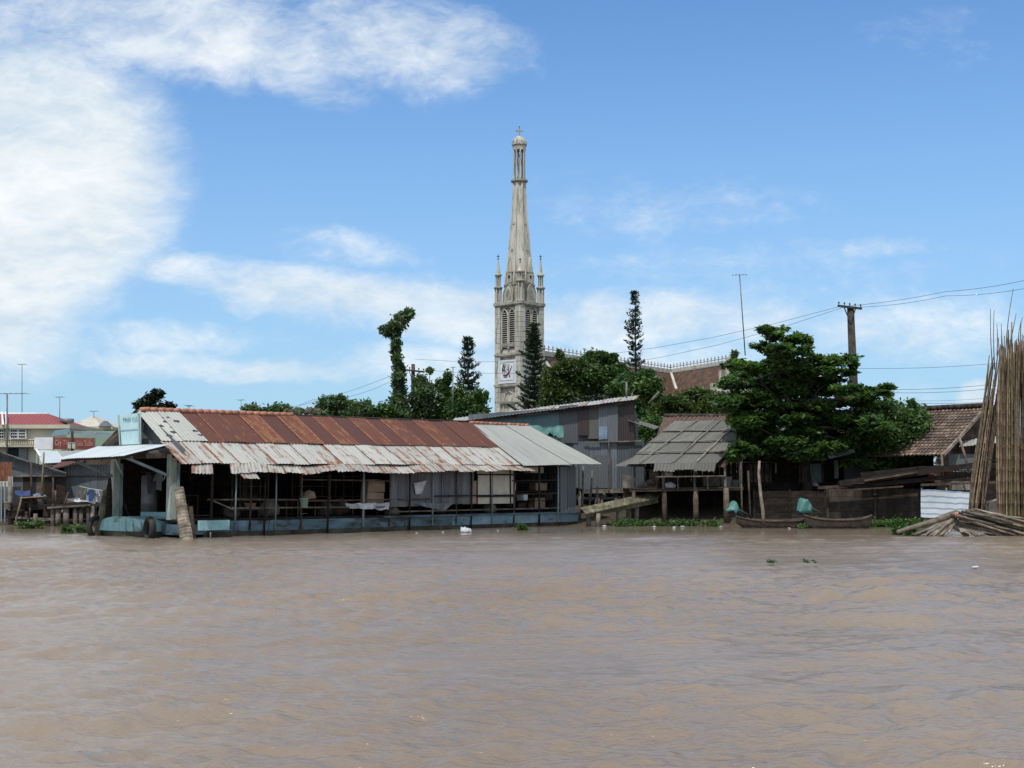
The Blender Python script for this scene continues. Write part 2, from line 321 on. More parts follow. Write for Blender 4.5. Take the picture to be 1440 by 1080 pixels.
def water_mat():
    m,nt,out=newmat('silty_water'); tc=nd(nt,'TexCoord').outputs['Object']
    big=noise(nt,nd(nt,'Mapping',{0:tc,3:(.12,.05,1),2:(0,0,R(12))}).outputs[0],1,5,.6)
    c=ramp(nt,big,[(.35,(.185,.143,.109)),(.5,(.215,.168,.129)),(.66,(.24,.19,.147))])
    m1=nd(nt,'Mapping',{0:tc,3:(2.2,6.0,1),2:(0,0,R(10))}).outputs[0]; n1=noise(nt,m1,1.1,3,.6)
    m2=nd(nt,'Mapping',{0:tc,3:(4.2,11,1),2:(0,0,R(-12))}).outputs[0]; n2=noise(nt,m2,1.7,3,.6)
    m3=nd(nt,'Mapping',{0:tc,3:(.35,1.1,1),2:(0,0,R(8))}).outputs[0]; n3=noise(nt,m3,1.0,3,.5)
    h=math_(nt,'ADD',math_(nt,'MULTIPLY',n1,.5),math_(nt,'MULTIPLY',n2,.35)); h=math_(nt,'ADD',h,math_(nt,'MULTIPLY',n3,.8))
    amp=nd(nt,'MapRange',{0:noise(nt,nd(nt,'Mapping',{0:tc,3:(.09,.16,1)}).outputs[0],1,3,.5),1:.35,2:.65,3:.45,4:1.0}).outputs[0]
    yy=nd(nt,'SeparateXYZ',{0:tc}).outputs[1]; calm=nd(nt,'MapRange',{0:yy,1:40.0,2:55.0,3:1.0,4:.10}).outputs[0]; amp=math_(nt,'MULTIPLY',amp,calm)
    bp=nd(nt,'Bump',{'Strength':amp,'Distance':.09,'Height':h})
    rg=nd(nt,'MapRange',{0:noise(nt,nd(nt,'Mapping',{0:tc,3:(.10,.35,1),2:(0,0,R(9))}).outputs[0],1,4,.6),1:.38,2:.62,3:.16,4:.25}).outputs[0]
    p=nd(nt,'BsdfPrincipled',{'Base Color':c,'Roughness':math_(nt,'MULTIPLY',rg,nd(nt,'MapRange',{0:yy,1:40.0,2:54.0,3:1.0,4:.4}).outputs[0]),'IOR':1.33,'Specular IOR Level':.5,'Normal':bp.outputs[0]})
    nt.links.new(p.outputs[0],out.inputs[0]); return m
M['water']=water_mat()
# ---------------------------------------------------------------- camera, sun, world
cam=bpy.data.cameras.new('camera'); co=bpy.data.objects.new('camera',cam); col.objects.link(co)
co.location=(0,0,HC); co.rotation_euler=(math.pi/2+PITCH,0,0); cam.sensor_width=36; cam.lens=36*F/1440; cam.clip_end=6000; cam.clip_start=.1
bpy.context.scene.camera=co
SUN_EL,SUN_AZ=R(60),R(200)       # azimuth clockwise from +Y
sd=Vector((math.sin(SUN_AZ)*math.cos(SUN_EL),math.cos(SUN_AZ)*math.cos(SUN_EL),math.sin(SUN_EL)))
sl=bpy.data.lights.new('sun','SUN'); sl.energy=3.3; sl.angle=R(.6); sl.color=(1,.95,.88)
so=bpy.data.objects.new('sun',sl); col.objects.link(so); so.rotation_euler=sd.to_track_quat('Z','Y').to_euler(); so.location=(0,0,80)
w=bpy.data.worlds.new('World'); bpy.context.scene.world=w; w.use_nodes=True; nt=w.node_tree; nt.nodes.clear()
def world_nodes():
    out=nd(nt,'OutputWorld'); sky=nd(nt,'TexSky',sky_type='NISHITA'); sky.sun_disc=False; sky.sun_elevation=SUN_EL; sky.sun_rotation=SUN_AZ
    sky.air_density=1.0; sky.dust_density=.6; sky.ozone_density=2.2; sky.altitude=0
    g=nd(nt,'TexCoord').outputs['Generated']; s=nd(nt,'SeparateXYZ',{0:g})
    ya=math_(nt,'MAXIMUM',math_(nt,'ABSOLUTE',s.outputs[1]),.12)
    # photograph-like units: thousandths of the focal length, origin on the horizon straight ahead
    X=math_(nt,'MULTIPLY',math_(nt,'DIVIDE',s.outputs[0],ya),1.9); Z=math_(nt,'MULTIPLY',math_(nt,'DIVIDE',s.outputs[2],ya),1.9)
    p=nd(nt,'CombineXYZ',{0:X,1:Z,2:s.outputs[1]}).outputs[0]
    wn=nd(nt,'TexNoise',{'Vector':nd(nt,'Mapping',{0:p,3:(3,4,3)}).outputs[0],'Scale':1.0,'Detail':4,'Roughness':.6}).outputs[1]
    wv=nd(nt,'VectorMath',{0:nd(nt,'VectorMath',{0:wn,1:(.5,.5,.5)},operation='SUBTRACT').outputs[0],1:(.16,.09,0)},operation='MULTIPLY').outputs[0]
    pw=nd(nt,'VectorMath',{0:p,1:wv},operation='ADD').outputs[0]
    def E(px,py,rx,ry,rot=0,st=1.0,soft=1.0):
        mp=nd(nt,'Mapping',{0:pw,1:((px-720)/1000,(684-py)/1000,0),2:(0,0,R(rot)),3:(rx/1000,ry/1000,30)},vector_type='TEXTURE')
        l=nd(nt,'VectorMath',{0:mp.outputs[0]},operation='LENGTH').outputs['Value']
        return nd(nt,'MapRange',{0:l,1:1.3,2:1.3-soft*1.25,3:0.0,4:st},interpolation_type='SMOOTHSTEP').outputs[0]
    def comb(l):
        r=l[0]
        for x in l[1:]: r=math_(nt,'MAXIMUM',r,x)
        return r
    dense=[E(40,250,210,215,0,1.0,.55),E(-10,400,170,150,0,.95,.7),E(130,200,120,90,10,.9,.8),E(150,340,80,60,0,.75,.8),E(-60,480,120,60,0,.7,.8)]
    wisp=[E(250,40,420,75,-8,.85,.8),E(560,50,190,75,-12,.85,.8),E(400,95,120,40,-20,.75,.8),E(40,60,220,120,0,.75,.8),
          E(300,385,170,36,-8,.72,.8),E(470,420,270,48,-7,.98,.8),E(660,440,230,52,-4,.95,.8),E(900,450,330,56,0,.85,.9),E(330,520,340,26,-2,.75,.9),E(640,520,320,44,0,.66,.9),
          E(1230,350,190,22,4,.5,.9),E(500,350,170,40,-6,.36,.9),E(950,290,260,70,0,.33,.9),E(1300,465,300,75,0,.62,.9),E(1000,400,520,90,3,.30,.9),E(850,520,500,60,0,.6,.9),E(1390,570,60,30,0,.95,.6),E(1100,560,400,50,0,.4,.9),E(200,480,260,30,0,.5,.9),E(1330,45,160,70,0,.22,.9)]
    n=noise(nt,nd(nt,'Mapping',{0:pw,3:(4,9,4),2:(0,0,R(8))}).outputs[0],1,8,.66)
    n2=noise(nt,nd(nt,'Mapping',{0:pw,3:(15,26,8),2:(0,0,R(-10))}).outputs[0],1,5,.62)
    n3=noise(nt,nd(nt,'Mapping',{0:pw,3:(40,75,20),2:(0,0,R(-14))}).outputs[0],1,5,.65)
    nn=math_(nt,'ADD',math_(nt,'MULTIPLY',n,.5),math_(nt,'MULTIPLY',n2,.32)); nn=math_(nt,'ADD',nn,math_(nt,'MULTIPLY',n3,.18))
    nn=math_(nt,'SUBTRACT',nn,.5)
    d=comb(dense); wsp=comb(wisp)
    md=nd(nt,'MapRange',{0:math_(nt,'ADD',d,math_(nt,'MULTIPLY',nn,1.5)),1:.05,2:1.05},interpolation_type='SMOOTHSTEP').outputs[0]
    mw=nd(nt,'MapRange',{0:math_(nt,'ADD',wsp,math_(nt,'MULTIPLY',nn,2.6)),1:.06,2:1.2,4:.9},interpolation_type='SMOOTHSTEP').outputs[0]
    mw=math_(nt,'MULTIPLY',mw,nd(nt,'MapRange',{0:wsp,1:0.0,2:.3},interpolation_type='SMOOTHSTEP').outputs[0])
    md=math_(nt,'MULTIPLY',md,nd(nt,'MapRange',{0:d,1:0.0,2:.3},interpolation_type='SMOOTHSTEP').outputs[0])
    mask=math_(nt,'MAXIMUM',md,mw)
    # unseen cloud cover added overhead and behind the camera to whiten the ambient light
    n4=noise(nt,nd(nt,'Mapping',{0:g,3:(3,3,5)}).outputs[0],1,5,.6)
    oc=nd(nt,'MapRange',{0:n4,1:.34,2:.52,4:.9},interpolation_type='SMOOTHSTEP').outputs[0]
    hi=nd(nt,'MapRange',{0:s.outputs[2],1:.345,2:.43},interpolation_type='SMOOTHSTEP').outputs[0]
    bh=nd(nt,'MapRange',{0:s.outputs[1],1:.35,2:.1},interpolation_type='SMOOTHSTEP').outputs[0]
    mask=math_(nt,'MAXIMUM',mask,math_(nt,'MULTIPLY',oc,math_(nt,'MAXIMUM',hi,bh)))
    skyc=nd(nt,'VectorMath',{0:sky.outputs[0],1:SKY_TINT},operation='MULTIPLY').outputs[0]
    # pale air low over the horizon
    hz=nd(nt,'MapRange',{0:s.outputs[2],1:0.0,2:.36,3:.62,4:0.0},interpolation_type='SMOOTHSTEP').outputs[0]
    skyc=mixc(nt,hz,skyc,HAZE)
    cc=mixc(nt,ramp(nt,n,[(.36,(0,0,0)),(.62,(1,1,1))]),CL1,CL2)
    c=mixc(nt,mask,skyc,cc)
    bg=nd(nt,'Background',{0:c,1:SKY_STR}); nt.links.new(bg.outputs[0],out.inputs[0])
SKY_STR=.1; SKY_TINT=(1.0,1.36,1.66); HAZE=(3.7,5.6,7.7); CL1=(6.6,7.7,8.6); CL2=(9.5,9.9,10.1)
world_nodes()
sc=bpy.context.scene; sc.view_settings.view_transform='Standard'; sc.view_settings.look='None'; sc.view_settings.exposure=0
sc.cycles.max_bounces=6; sc.cycles.transparent_max_bounces=6
try: sc.cycles.use_denoising=True
except Exception: pass
# ---------------------------------------------------------------- water and ground
def mesh_np(name,v,f,mat,kind=None,smooth=True,parent=None,rv=None,base=None):
    me=bpy.data.meshes.new(name); n=len(v); k=f.shape[1]
    b=np.array(base if base is not None else (0,0,0),float)
    me.vertices.add(n); me.vertices.foreach_set('co',(v-b).astype(np.float32).ravel())
    me.loops.add(f.size); me.loops.foreach_set('vertex_index',f.astype(np.int32).ravel())
    me.polygons.add(len(f)); me.polygons.foreach_set('loop_start',np.arange(0,f.size,k,dtype=np.int32)); 
    me.update(calc_edges=True)
    if rv is not None:
        at=me.attributes.new('rnd','FLOAT','FACE'); at.data.foreach_set('value',np.asarray(rv,np.float32))
    if smooth: me.polygons.foreach_set('use_smooth',np.ones(len(f),bool))
    me.materials.append(mat); o=bpy.data.objects.new(name,me); col.objects.link(o)
    if parent is not None: o.parent=parent
    else: o.location=Vector(b)
    if kind: o['kind']=kind
    return o
def water():
    NR,NC=640,560
    Y=6.0*(76/6.0)**(np.linspace(0,1,NR)); t=np.linspace(-1,1,NC)
    XX=t[None,:]*(Y[:,None]*.46+1.5); YY=np.repeat(Y[:,None],NC,1)
    Z=np.zeros_like(XX); r=np.random.default_rng(3)
    dY=np.gradient(Y)[:,None]
    def patch(sx,sy,sd):
        q=np.random.default_rng(sd); s=np.zeros_like(XX)
        for _ in range(7): s+=np.sin(XX*q.normal()*sx+YY*q.normal()*sy+q.uniform(0,6.3))
        return 1/(1+np.exp(-s*.8))
    for i in range(120):
        lam=.17*(3.6/.17)**(r.uniform()**1.25); th=R(100)+r.normal()*R(30 if lam<1 else 18)
        a=.0075*lam*min(1,(.75/lam))**.8*r.uniform(.4,1); k=2*math.pi/lam
        ph=(XX*math.cos(th)+YY*math.sin(th))*k+r.uniform(0,6.28)
        # warp so crests are short
        ph=ph+1.6*np.sin(XX*r.uniform(.3,1.1)/lam**.4+YY*r.uniform(.2,.6)+r.uniform(0,6.28))
        att=1/(1+(2.6*dY*abs(math.sin(th))/lam)**4)
        s=np.sin(ph); Z+=a*att*(s+.35*np.abs(s)*s)
    Z*=(.22+.95*patch(.22,.22,5)**1.3+.5*patch(.8,.7,9))*np.clip((58-YY)/22,.06,1)
    v=np.stack([XX,YY,Z],-1).reshape(-1,3)
    i=np.arange(NR-1)[:,None]*NC+np.arange(NC-1)[None,:]; f=np.stack([i,i+1,i+NC+1,i+NC],-1).reshape(-1,4)
    # surrounding calm water, joined as the same object
    ext=[]; n0=len(v)
    L=v.reshape(NR,NC,3)
    idx=np.linspace(0,NR-1,40).astype(int); ev=[];ef=[]
    for side,cc,xx in ((0,0,-400),(1,NC-1,400)):
        for a in range(len(idx)-1):
            p=L[idx[a],cc].copy();q=L[idx[a+1],cc].copy(); p2=np.array([xx,p[1],0.]);q2=np.array([xx,q[1],0.])
            p[2]=q[2]=0; k=n0+len(ev); ev+=[p,q,q2,p2]; ef.append([k,k+1,k+2,k+3] if side==0 else [k+3,k+2,k+1,k])
    k=n0+len(ev); ev+=[np.array(p,float) for p in ((-400,6,0),(-400,-400,0),(400,-400,0),(400,6,0))]; ef.append([k,k+1,k+2,k+3])
    v=np.concatenate([v,np.array(ev)]); f=np.concatenate([f,np.array(ef)])
    mesh_np('river_water',v,f,M['water'],'structure')
water()
def ground():
    ys=[56,60,61.5,63,64.5,66,68,71,75,80,90,110,150,220,400,1000,3000]; zs=[-1.2,-.5,-.18,.05,.3,.6,.95,1.15,1.2,1.25,1.3,1.3,1.3,1.3,1.3,1.3,1.3]
    xs=np.concatenate([[-2500,-800,-200],np.arange(-60,61,1.2),[200,800,2500]])
    v=[];f=[]
    for y,z in zip(ys,zs):
        for x in xs:
            n=mnoise.noise(Vector((x*.35,y*.3,0)))
            v.append((x,y+n*.6*(y<80),z+.22*mnoise.noise(Vector((x*.8,y*.8,3)))*(y<100)))
    n=len(xs)
    for j in range(len(ys)-1):
        for i in range(n-1): k=j*n+i; f.append((k,k+1,k+n+1,k+n))
    mesh_np('ground',np.array(v),np.array(f),M['mud'],'structure')
ground()
# ---------------------------------------------------------------- foliage
def leaves(name,mat,parent,blobs,n,size,seed=1,sub=9,spread=.36,up=.5,long=1.5,hollow=.55,base=None,kind=None,bright=0):
    r=np.random.default_rng(seed)
    C=np.array([list(b[0]) for b in blobs]); Rr=np.array([b[1] for b in blobs],float)
    wgt=(Rr[:,0]*Rr[:,2])**.9; wgt/=wgt.sum(); k=r.choice(len(blobs),n,p=wgt)
    # subclusters on each blob's shell
    d=r.normal(size=(len(blobs),sub,3)); d/=np.linalg.norm(d,axis=2,keepdims=True)
    rad=r.uniform(hollow,.98,size=(len(blobs),sub,1)); sc_=C[:,None,:]+d*rad*Rr[:,None,:]*.8
    tone=r.uniform(0,1,size=(len(blobs),sub))
    s=r.integers(0,sub,n); p=sc_[k,s]+r.normal(size=(n,3))*Rr[k]*spread*.62
    nr=r.normal(size=(n,3)); nr[:,2]=np.abs(nr[:,2])+up*1.6; nr/=np.linalg.norm(nr,axis=1,keepdims=True)
    a=np.cross(nr,r.normal(size=(n,3))); a/=np.linalg.norm(a,axis=1,keepdims=True); b=np.cross(nr,a)
    sz=(size*r.uniform(.6,1.35,n))[:,None]
    v=np.stack([p-a*sz*long*.5,p+b*sz*.36-nr*sz*.05,p+a*sz*long*.5-nr*sz*.12,p-b*sz*.36-nr*sz*.05],1).reshape(-1,3)
    f=np.arange(4*n).reshape(-1,4); rv=np.clip(.55*tone[k,s]+.45*r.uniform(0,1,n)+bright,0,1)**1.3
    return mesh_np(name,v,f,mat,kind,False,parent,rv,base if base is not None else (wloc(parent) if parent is not None else None))
def pxblobs(lst,Y,dY=1.2,seed=0,deep=1.0,g=1.0):
    r=random.Random(seed); out=[]
    for (x,y,rx,ry) in lst:
        yy=Y+r.uniform(-dY,dY); c=P(x,y,yy); s=yy/F; out.append((c,(rx*s*g,max(.3,min(rx,ry*1.6)*s*deep),ry*s*g)))
    return out
def limb_pts(p,q,n=5,wob=.15,seed=0):
    r=random.Random(seed); p=Vector(p);q=Vector(q); o=[]
    for i in range(n+1):
        t=i/n; c=p.lerp(q,t); L=(q-p).length
        if 0<i<n: c+=V(r.uniform(-1,1),r.uniform(-1,1),r.uniform(-.3,.6))*L*wob*.4
        o.append(c)
    return o
def tree(name,foot,blobs,n,size,mat,label,cat='tree',group=None,tr=.16,seed=1,fork=.5,limbs=16,path=None,**kw):
    t=thing(name,foot,label,cat,group)
    cs=[b[0] for b in blobs]; cx=sum((c for c in cs),Vector())/len(cs); top=max(cs,key=lambda c:c.z)
    f=foot.lerp(Vector((cx.x,cx.y,cx.z)),fork)
    mb=MB()
    if path: mb.tube([foot]+path,[tr*(1-.75*i/len(path)) for i in range(len(path)+1)],7)
    else:
        mb.tube(limb_pts(foot,f,4,.05,seed),[tr*(1-.09*i) for i in range(5)],8)
        mb.tube(limb_pts(f,top,4,.12,seed+1),[tr*.62*(1-.2*i) for i in range(5)],6)
    mb.build('trunk',M['bark'],t,True)
    for i,c in enumerate(cs):
        if limbs and i%max(1,len(cs)//limbs)==0 and c is not top:
            lb=MB(); pr=f.lerp(top,random.Random(i).uniform(0,.6)); lb.tube(limb_pts(pr,c,4,.15,seed+i),[tr*.36,tr*.3,tr*.22,tr*.14,tr*.06],5)
            lb.build('branch',M['bark'],t,True)
    leaves('crown',mat,t,blobs,n,size,seed,**kw)
    return t
def pine(px,ytop,ybase,Y,foot_z,wbot,wtop,label,seed,gap=.42,curve=.55,full=1.0,tuft=12):
    r=random.Random(seed); foot=P(px,ybase,Y); foot.z=foot_z; top=P(px,ytop,Y); H=top.z-foot.z
    t=thing('araucaria_tree',foot,label,'tree','narrow pines around the church')
    MB().tube([foot+V(0,0,0),foot+V(.05,0,H*.5),top],[.16,.1,.02],7).build('trunk',M['bark'],t,True)
    zv=P(px,ybase,Y).z-1.5; br=MB(); pts=[]
    z=top.z-.15
    while z>zv:
        k=(top.z-z)/(top.z-zv); L=(wtop+(wbot-wtop)*k**.8)*r.uniform(.75,1.1)
        nb=5 if r.random()<full else 3; a0=r.uniform(0,6.28); br=MB()
        for j in range(nb):
            a=a0+j*2*math.pi/nb+r.uniform(-.25,.25); dr=V(math.cos(a),math.sin(a),0); l=L*r.uniform(.5,1.25)
            prev=V(foot.x,foot.y,z)
            if r.random()>full+.25: continue
            m=max(3,int(l/.12))
            for i in range(1,m+1):
                s=i/m; q=V(foot.x,foot.y,z)+dr*l*s+V(0,0,curve*l*(s**1.6)-.1*l*s)
                br.bar(prev,q,.03,.03); d=(q-prev)
                for _ in range(tuft):
                    off=V(r.gauss(0,1),r.gauss(0,1),abs(r.gauss(0,1))+.2)*.075*(1.15-.3*s)
                    pts.append((prev.lerp(q,r.random())+off,(d.normalized()+off*5).normalized()))
                prev=q
        if br.v: br.build('branch_whorl',M['bark'],t)
        z-=gap*r.uniform(.75,1.2)*(.55+.6*k)
    p=np.array([list(a) for a,b in pts]); d=np.array([list(b) for a,b in pts]); n=len(p); rg=np.random.default_rng(seed)
    s=np.cross(d,rg.normal(size=(n,3))); s/=np.linalg.norm(s,axis=1,keepdims=True)
    l=.24; v=np.stack([p,p+d*l*.5+s*.045,p+d*l,p+d*l*.5-s*.045],1).reshape(-1,3)
    mesh_np('crown',v,np.arange(4*n).reshape(-1,4),M['needle'],None,False,t,rg.uniform(0,1,n),wloc(t)); return t
# ================================================================= HOUSEBOAT
hb=thing('floating_house',B(0,0,0),'long floating house with rusty tin roof on a blue hull, moored by the bank','houseboat')
def q_hull(mb,u0,u1,z0,z1,v0=0,v1=5.3,n=16,seed=0,bow=0):
    r=random.Random(seed); 
    for i in range(n):
        a=u0+(u1-u0)*i/n; b=u0+(u1-u0)*(i+1)/n; e=r.uniform(-.012,.012)
        mb.hexa([B(a,v0+e,z0),B(b-.01,v0+e,z0),B(b-.01,v1,z0),B(a,v1,z0),B(a,v0-.05+e,z1),B(b-.01,v0-.05+e,z1),B(b-.01,v1,z1),B(a,v1,z1)])
MBx=MB(); q_hull(MBx,.9,21.5,-.4,.17,.06,5.2,16,1); MBx.build('lower_hull',M['hull_low'],hb)
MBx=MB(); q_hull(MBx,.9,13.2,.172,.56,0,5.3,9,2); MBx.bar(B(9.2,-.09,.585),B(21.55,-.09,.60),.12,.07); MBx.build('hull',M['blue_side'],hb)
MBx=MB(); q_hull(MBx,13.21,21.5,.172,.565,0,5.3,7,2); MBx.build('hull_section',M['blue_end_lit'],hb,label='right end of the hull in a paler blue for stronger light')
# bow pontoon: bulging plywood front
bw=MB(); nseg=8
pr=[]
for i in range(nseg+1):
    v=1.25+3.2*i/nseg; s=(i/nseg-.5)*2; pr.append((v,.72-.16*s*s,-.85+.25*s*s))
for i in range(nseg):
    (va,za,ua),(vb,zb,ub)=pr[i],pr[i+1]; g=.006
    bw.hexa([B(ua,va+g,.2),B(ua,vb-g,.2) ,B(.85,vb-g,.2),B(.85,va+g,.2),B(ua,va+g,za),B(ub,vb-g,zb),B(.85,vb-g,zb),B(.85,va+g,za)][::1],r=.5+.04*(i%2))
bw.build('bow',M['blue'],hb)
lo=MB()
for i in range(nseg):
    (va,za,ua),(vb,zb,ub)=pr[i],pr[i+1]
    lo.hexa([B(ua+.1,va,-.4),B(ub+.1,vb,-.4),B(.85,vb,-.4),B(.85,va,-.4),B(ua,va,.195),B(ub,vb,.195),B(.85,vb,.195),B(.85,va,.195)])
lo.build('lower_bow',M['hull_low'],hb)
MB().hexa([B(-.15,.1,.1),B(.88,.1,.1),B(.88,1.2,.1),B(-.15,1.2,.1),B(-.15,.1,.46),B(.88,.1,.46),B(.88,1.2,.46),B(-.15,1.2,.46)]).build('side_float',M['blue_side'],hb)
MB().hexa([B(.5,-.2,.25),B(1.75,-.2,.25),B(1.75,-.06,.25),B(.5,-.06,.25),B(.5,-.2,.60),B(1.75,-.2,.60),B(1.75,-.06,.60),B(.5,-.06,.60)]).build('patch_board',M['blue'],hb)
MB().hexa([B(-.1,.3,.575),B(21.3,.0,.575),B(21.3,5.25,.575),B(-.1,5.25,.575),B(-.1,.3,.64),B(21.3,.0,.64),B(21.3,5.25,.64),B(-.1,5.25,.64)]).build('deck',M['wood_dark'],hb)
MB().hexa([B(.5,1.3,.645),B(1.0,1.3,.645),B(1.0,3.6,.645),B(.5,3.6,.645),B(.5,1.3,.86),B(1.0,1.3,.86),B(1.0,3.6,.86),B(.5,3.6,.86)]).build('entrance_step',M['blue'],hb)
# front posts
for v,z1 in ((.78,2.95),(4.5,2.95)):
    MB().bar(B(-.05,v,.62),B(-.05,v,z1),.26,.24,VD).build('front_post',M['post'],hb)
    MB().bar(B(.14,v-.02,.62),B(.14,v-.02,z1-.3),.08,.3,VD).build('post_lining',M['post_blue'],hb)
for v in (.9,4.4): MB().bar(B(3.2,v,.64),B(3.2,v,3.1),.14).build('post',M['wood_dark'],hb)
MB().bar(B(-.05,.65,2.9),B(-.05,4.75,2.9),.14,.18).build('lintel_beam',M['wood'],hb)
# awning + struts
aw=MB(); aw.sheet(B(-.42,5.1,3.30),B(-.42,.42,3.27),B(-2.25,.35,2.84),B(-2.3,5.0,2.76),pw=.9,wave=.15,amp=.012,nv=4,jit=.02,sag=.05,seed=11,lap=.003); aw.build('awning',M['awning'],hb)
for v in (.8,4.5): MB().bar(B(-.1,v,2.15),B(-1.9,v,2.80),.085,.085).build('awning_strut',M['post_blue'],hb)
MB().bar(B(-1.95,.3,2.80),B(-2.0,4.9,2.74),.07).build('awning_rail',M['wood'],hb)
for v in (1.2,2.6,3.9): MB().bar(B(-.1,v,3.2),B(-2.1,v,2.77),.05,.06).build('awning_rafter',M['wood'],hb)
# gable
gb=MB()
for k in range(12):
    v0=.1+5.1*k/12; v1=.1+5.1*(k+1)/12; zt=lambda v: 2.9+1.6*(1-abs(v-2.65)/2.9)
    gb.face([B(.02,v0,2.95),B(.02,v1,2.95),B(.02,v1,zt(v1)),B(.02,v0,zt(v0))],[(v0,0),(v1,0),(v1,zt(v1)-3),(v0,zt(v0)-3)],r=.3+.3*(k//2%2))
gb.build('gable_wall',M['wall_metal'],hb)
# roof
zr=lambda u: 4.56+.01*u
ur=[-.4,1.25,17.1,20.9]
RM=lambda u,t: B(u,2.65-3.25*t,zr(u)*(1-t)+(2.40+.0085*u)*t)
MB().sheet(RM(-.35,0),RM(1.35,0),RM(1.5,.53),RM(-.35,.53),pw=.85,nv=3,jit=.02,seed=21).build('spotted_roof_panel',M['galv_spot'],hb)
MB().sheet(RM(1.3,0),RM(17.0,0),RM(17.2,.54),RM(1.35,.54),pw=.93,nv=4,jit=.015,seed=22,amp=.012,alt=.45).build('rusty_roof',M['rust'],hb)
lr=MB(); up=lambda p: p+V(0,0,-.05)
lr.sheet(up(RM(-.38,.51)),up(RM(17.45,.51)),RM(17.6,.90)+V(0,0,-.03),RM(-.32,.90)+V(0,0,-.03),pw=.8,nv=3,jit=.02,seed=23); lr.build('lower_roof',M['galv'],hb)
er=MB(); er.sheet(RM(.15,.875)+V(0,0,-.075),RM(17.5,.875)+V(0,0,-.075),RM(17.75,1.05)+V(0,0,-.02),RM(-.2,1.04)+V(0,0,-.1),pw=.8,nv=4,jit=.05,rag=.12,sag=.12,seed=24,skip=(1,)); er.build('eave_strip',M['galv_eave'],hb)
br_=MB(); br_.sheet(RM(1.8,.93)+V(0,0,-.16),RM(2.5,.93)+V(0,0,-.13),RM(2.55,1.07)+V(0,0,-.24),RM(1.95,1.06)+V(0,0,-.27),pw=.8,nv=3,jit=.03,rag=.1,sag=.1,seed=26); br_.build('bent_sheet',M['galv_eave'],hb)
nr=MB(); nr.sheet(B(16.9,2.65,4.66),B(20.9,2.65,4.72),B(22.6,-.55,2.86),B(17.2,-.5,2.72),pw=.9,nv=4,jit=.01,sag=.05,seed=25,amp=.008); nr.build('pale_roof',M['galv_clean'],hb)
bk=MB(); bk.sheet(B(21,2.7,zr(10)-.02),B(-.35,2.7,zr(0)-.02),B(-.4,6.1,2.6),B(22,6.1,2.6),pw=.9,nv=2,seed=27,jit=.02); bk.build('back_roof',M['galv'],hb)
rc=MB()
for k in range(21):
    u=-.2+k*.33
    rc.tube([B(u,2.65,zr(u)+.03),B(u+.36,2.65,zr(u)+.045)],[.085,.105],8)
rc.build('ridge_cap',M['ridge_tile'],hb,True)
rc=MB()
for k in range(13):
    u=16.9+k*.31; rc.tube([B(u,2.65,4.70),B(u+.34,2.65,4.71)],[.075,.095],8)
rc.build('ridge_cap',M['ridge_tile'],hb,True)
MB().tube([B(7,2.66,zr(7)+.02),B(12,2.66,zr(12)+.01),B(16.9,2.66,zr(17)+.02)],.05,6).build('ridge_cap',M['wood_dark'],hb,True,label='dark plain ridge pole')
# walls at back and end
bwall=MB()
bwall.hexa([B(.35,5.15,.65),B(1.58,5.15,.65),B(1.58,5.2,.65),B(.35,5.2,.65),B(.35,5.15,3.0),B(1.58,5.15,3.0),B(1.58,5.2,3.0),B(.35,5.2,3.0)])
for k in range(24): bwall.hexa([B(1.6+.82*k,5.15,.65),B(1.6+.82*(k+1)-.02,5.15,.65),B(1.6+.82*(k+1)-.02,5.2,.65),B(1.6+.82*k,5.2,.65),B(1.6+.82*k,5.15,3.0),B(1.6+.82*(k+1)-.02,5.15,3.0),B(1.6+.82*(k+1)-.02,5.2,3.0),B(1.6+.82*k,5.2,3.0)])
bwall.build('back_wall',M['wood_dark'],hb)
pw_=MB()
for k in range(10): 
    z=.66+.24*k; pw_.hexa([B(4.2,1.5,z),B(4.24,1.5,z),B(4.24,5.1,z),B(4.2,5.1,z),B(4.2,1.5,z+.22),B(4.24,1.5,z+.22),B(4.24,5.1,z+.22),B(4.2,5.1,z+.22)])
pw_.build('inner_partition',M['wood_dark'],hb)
MB().sheet(B(20.9,-.05,2.75),B(20.9,5.1,3.1),B(20.9,5.1,.6),B(20.9,-.05,.6),pw=.8,nv=2,seed=31).build('end_wall',M['wall_metal2'],hb)
MB().sheet(B(20.2,-.06,2.7),B(21.2,-.06,2.72),B(21.2,-.06,.62),B(20.2,-.06,.62),pw=.5,nv=2,seed=32,wave=.1,amp=.01).build('corner_sheet',M['wall_metal2'],hb)
# side posts and rails
for k,(u,rr) in enumerate([(1.05,.07),(2.1,.045),(2.75,.05),(3.4,.045),(3.9,.04),(5.1,.06),(6.4,.05),(8.2,.06),(9.6,.05),(10.7,.05),(12.0,.05),(13.4,.04),(14.3,.045),(15.6,.05),(17.0,.06),(18.7,.07),(20.0,.06)]):
    MB().tube([B(u,-.05,.2 if k%3 else -.1),B(u+.03,-.05+.02*(k%2),1.6),B(u+.05,-.02,2.52 if u<17.5 else 2.8)],[rr*.75]*3,6).build('post',[M['wood_dark'],M['post_blue'],M['wood']][k%3],hb,True)
for (a,b,z,zb,m) in [(.9,5.2,1.33,1.30,'wood'),(2.0,9.6,1.02,.98,'wood_grey'),(5.1,9.7,2.06,2.02,'wood'),(5.1,12,1.25,1.28,'wood'),(12,17,1.4,1.42,'wood_dark'),(17,20.9,1.45,1.5,'wood_dark'),(9.6,21,.78,.82,'wood_grey'),(16.9,20.9,2.05,2.1,'wood_dark')]:
    MB().bar(B(a,-.02,z),B(b,-.02,zb),.05,.055).build('rail',M[m],hb)
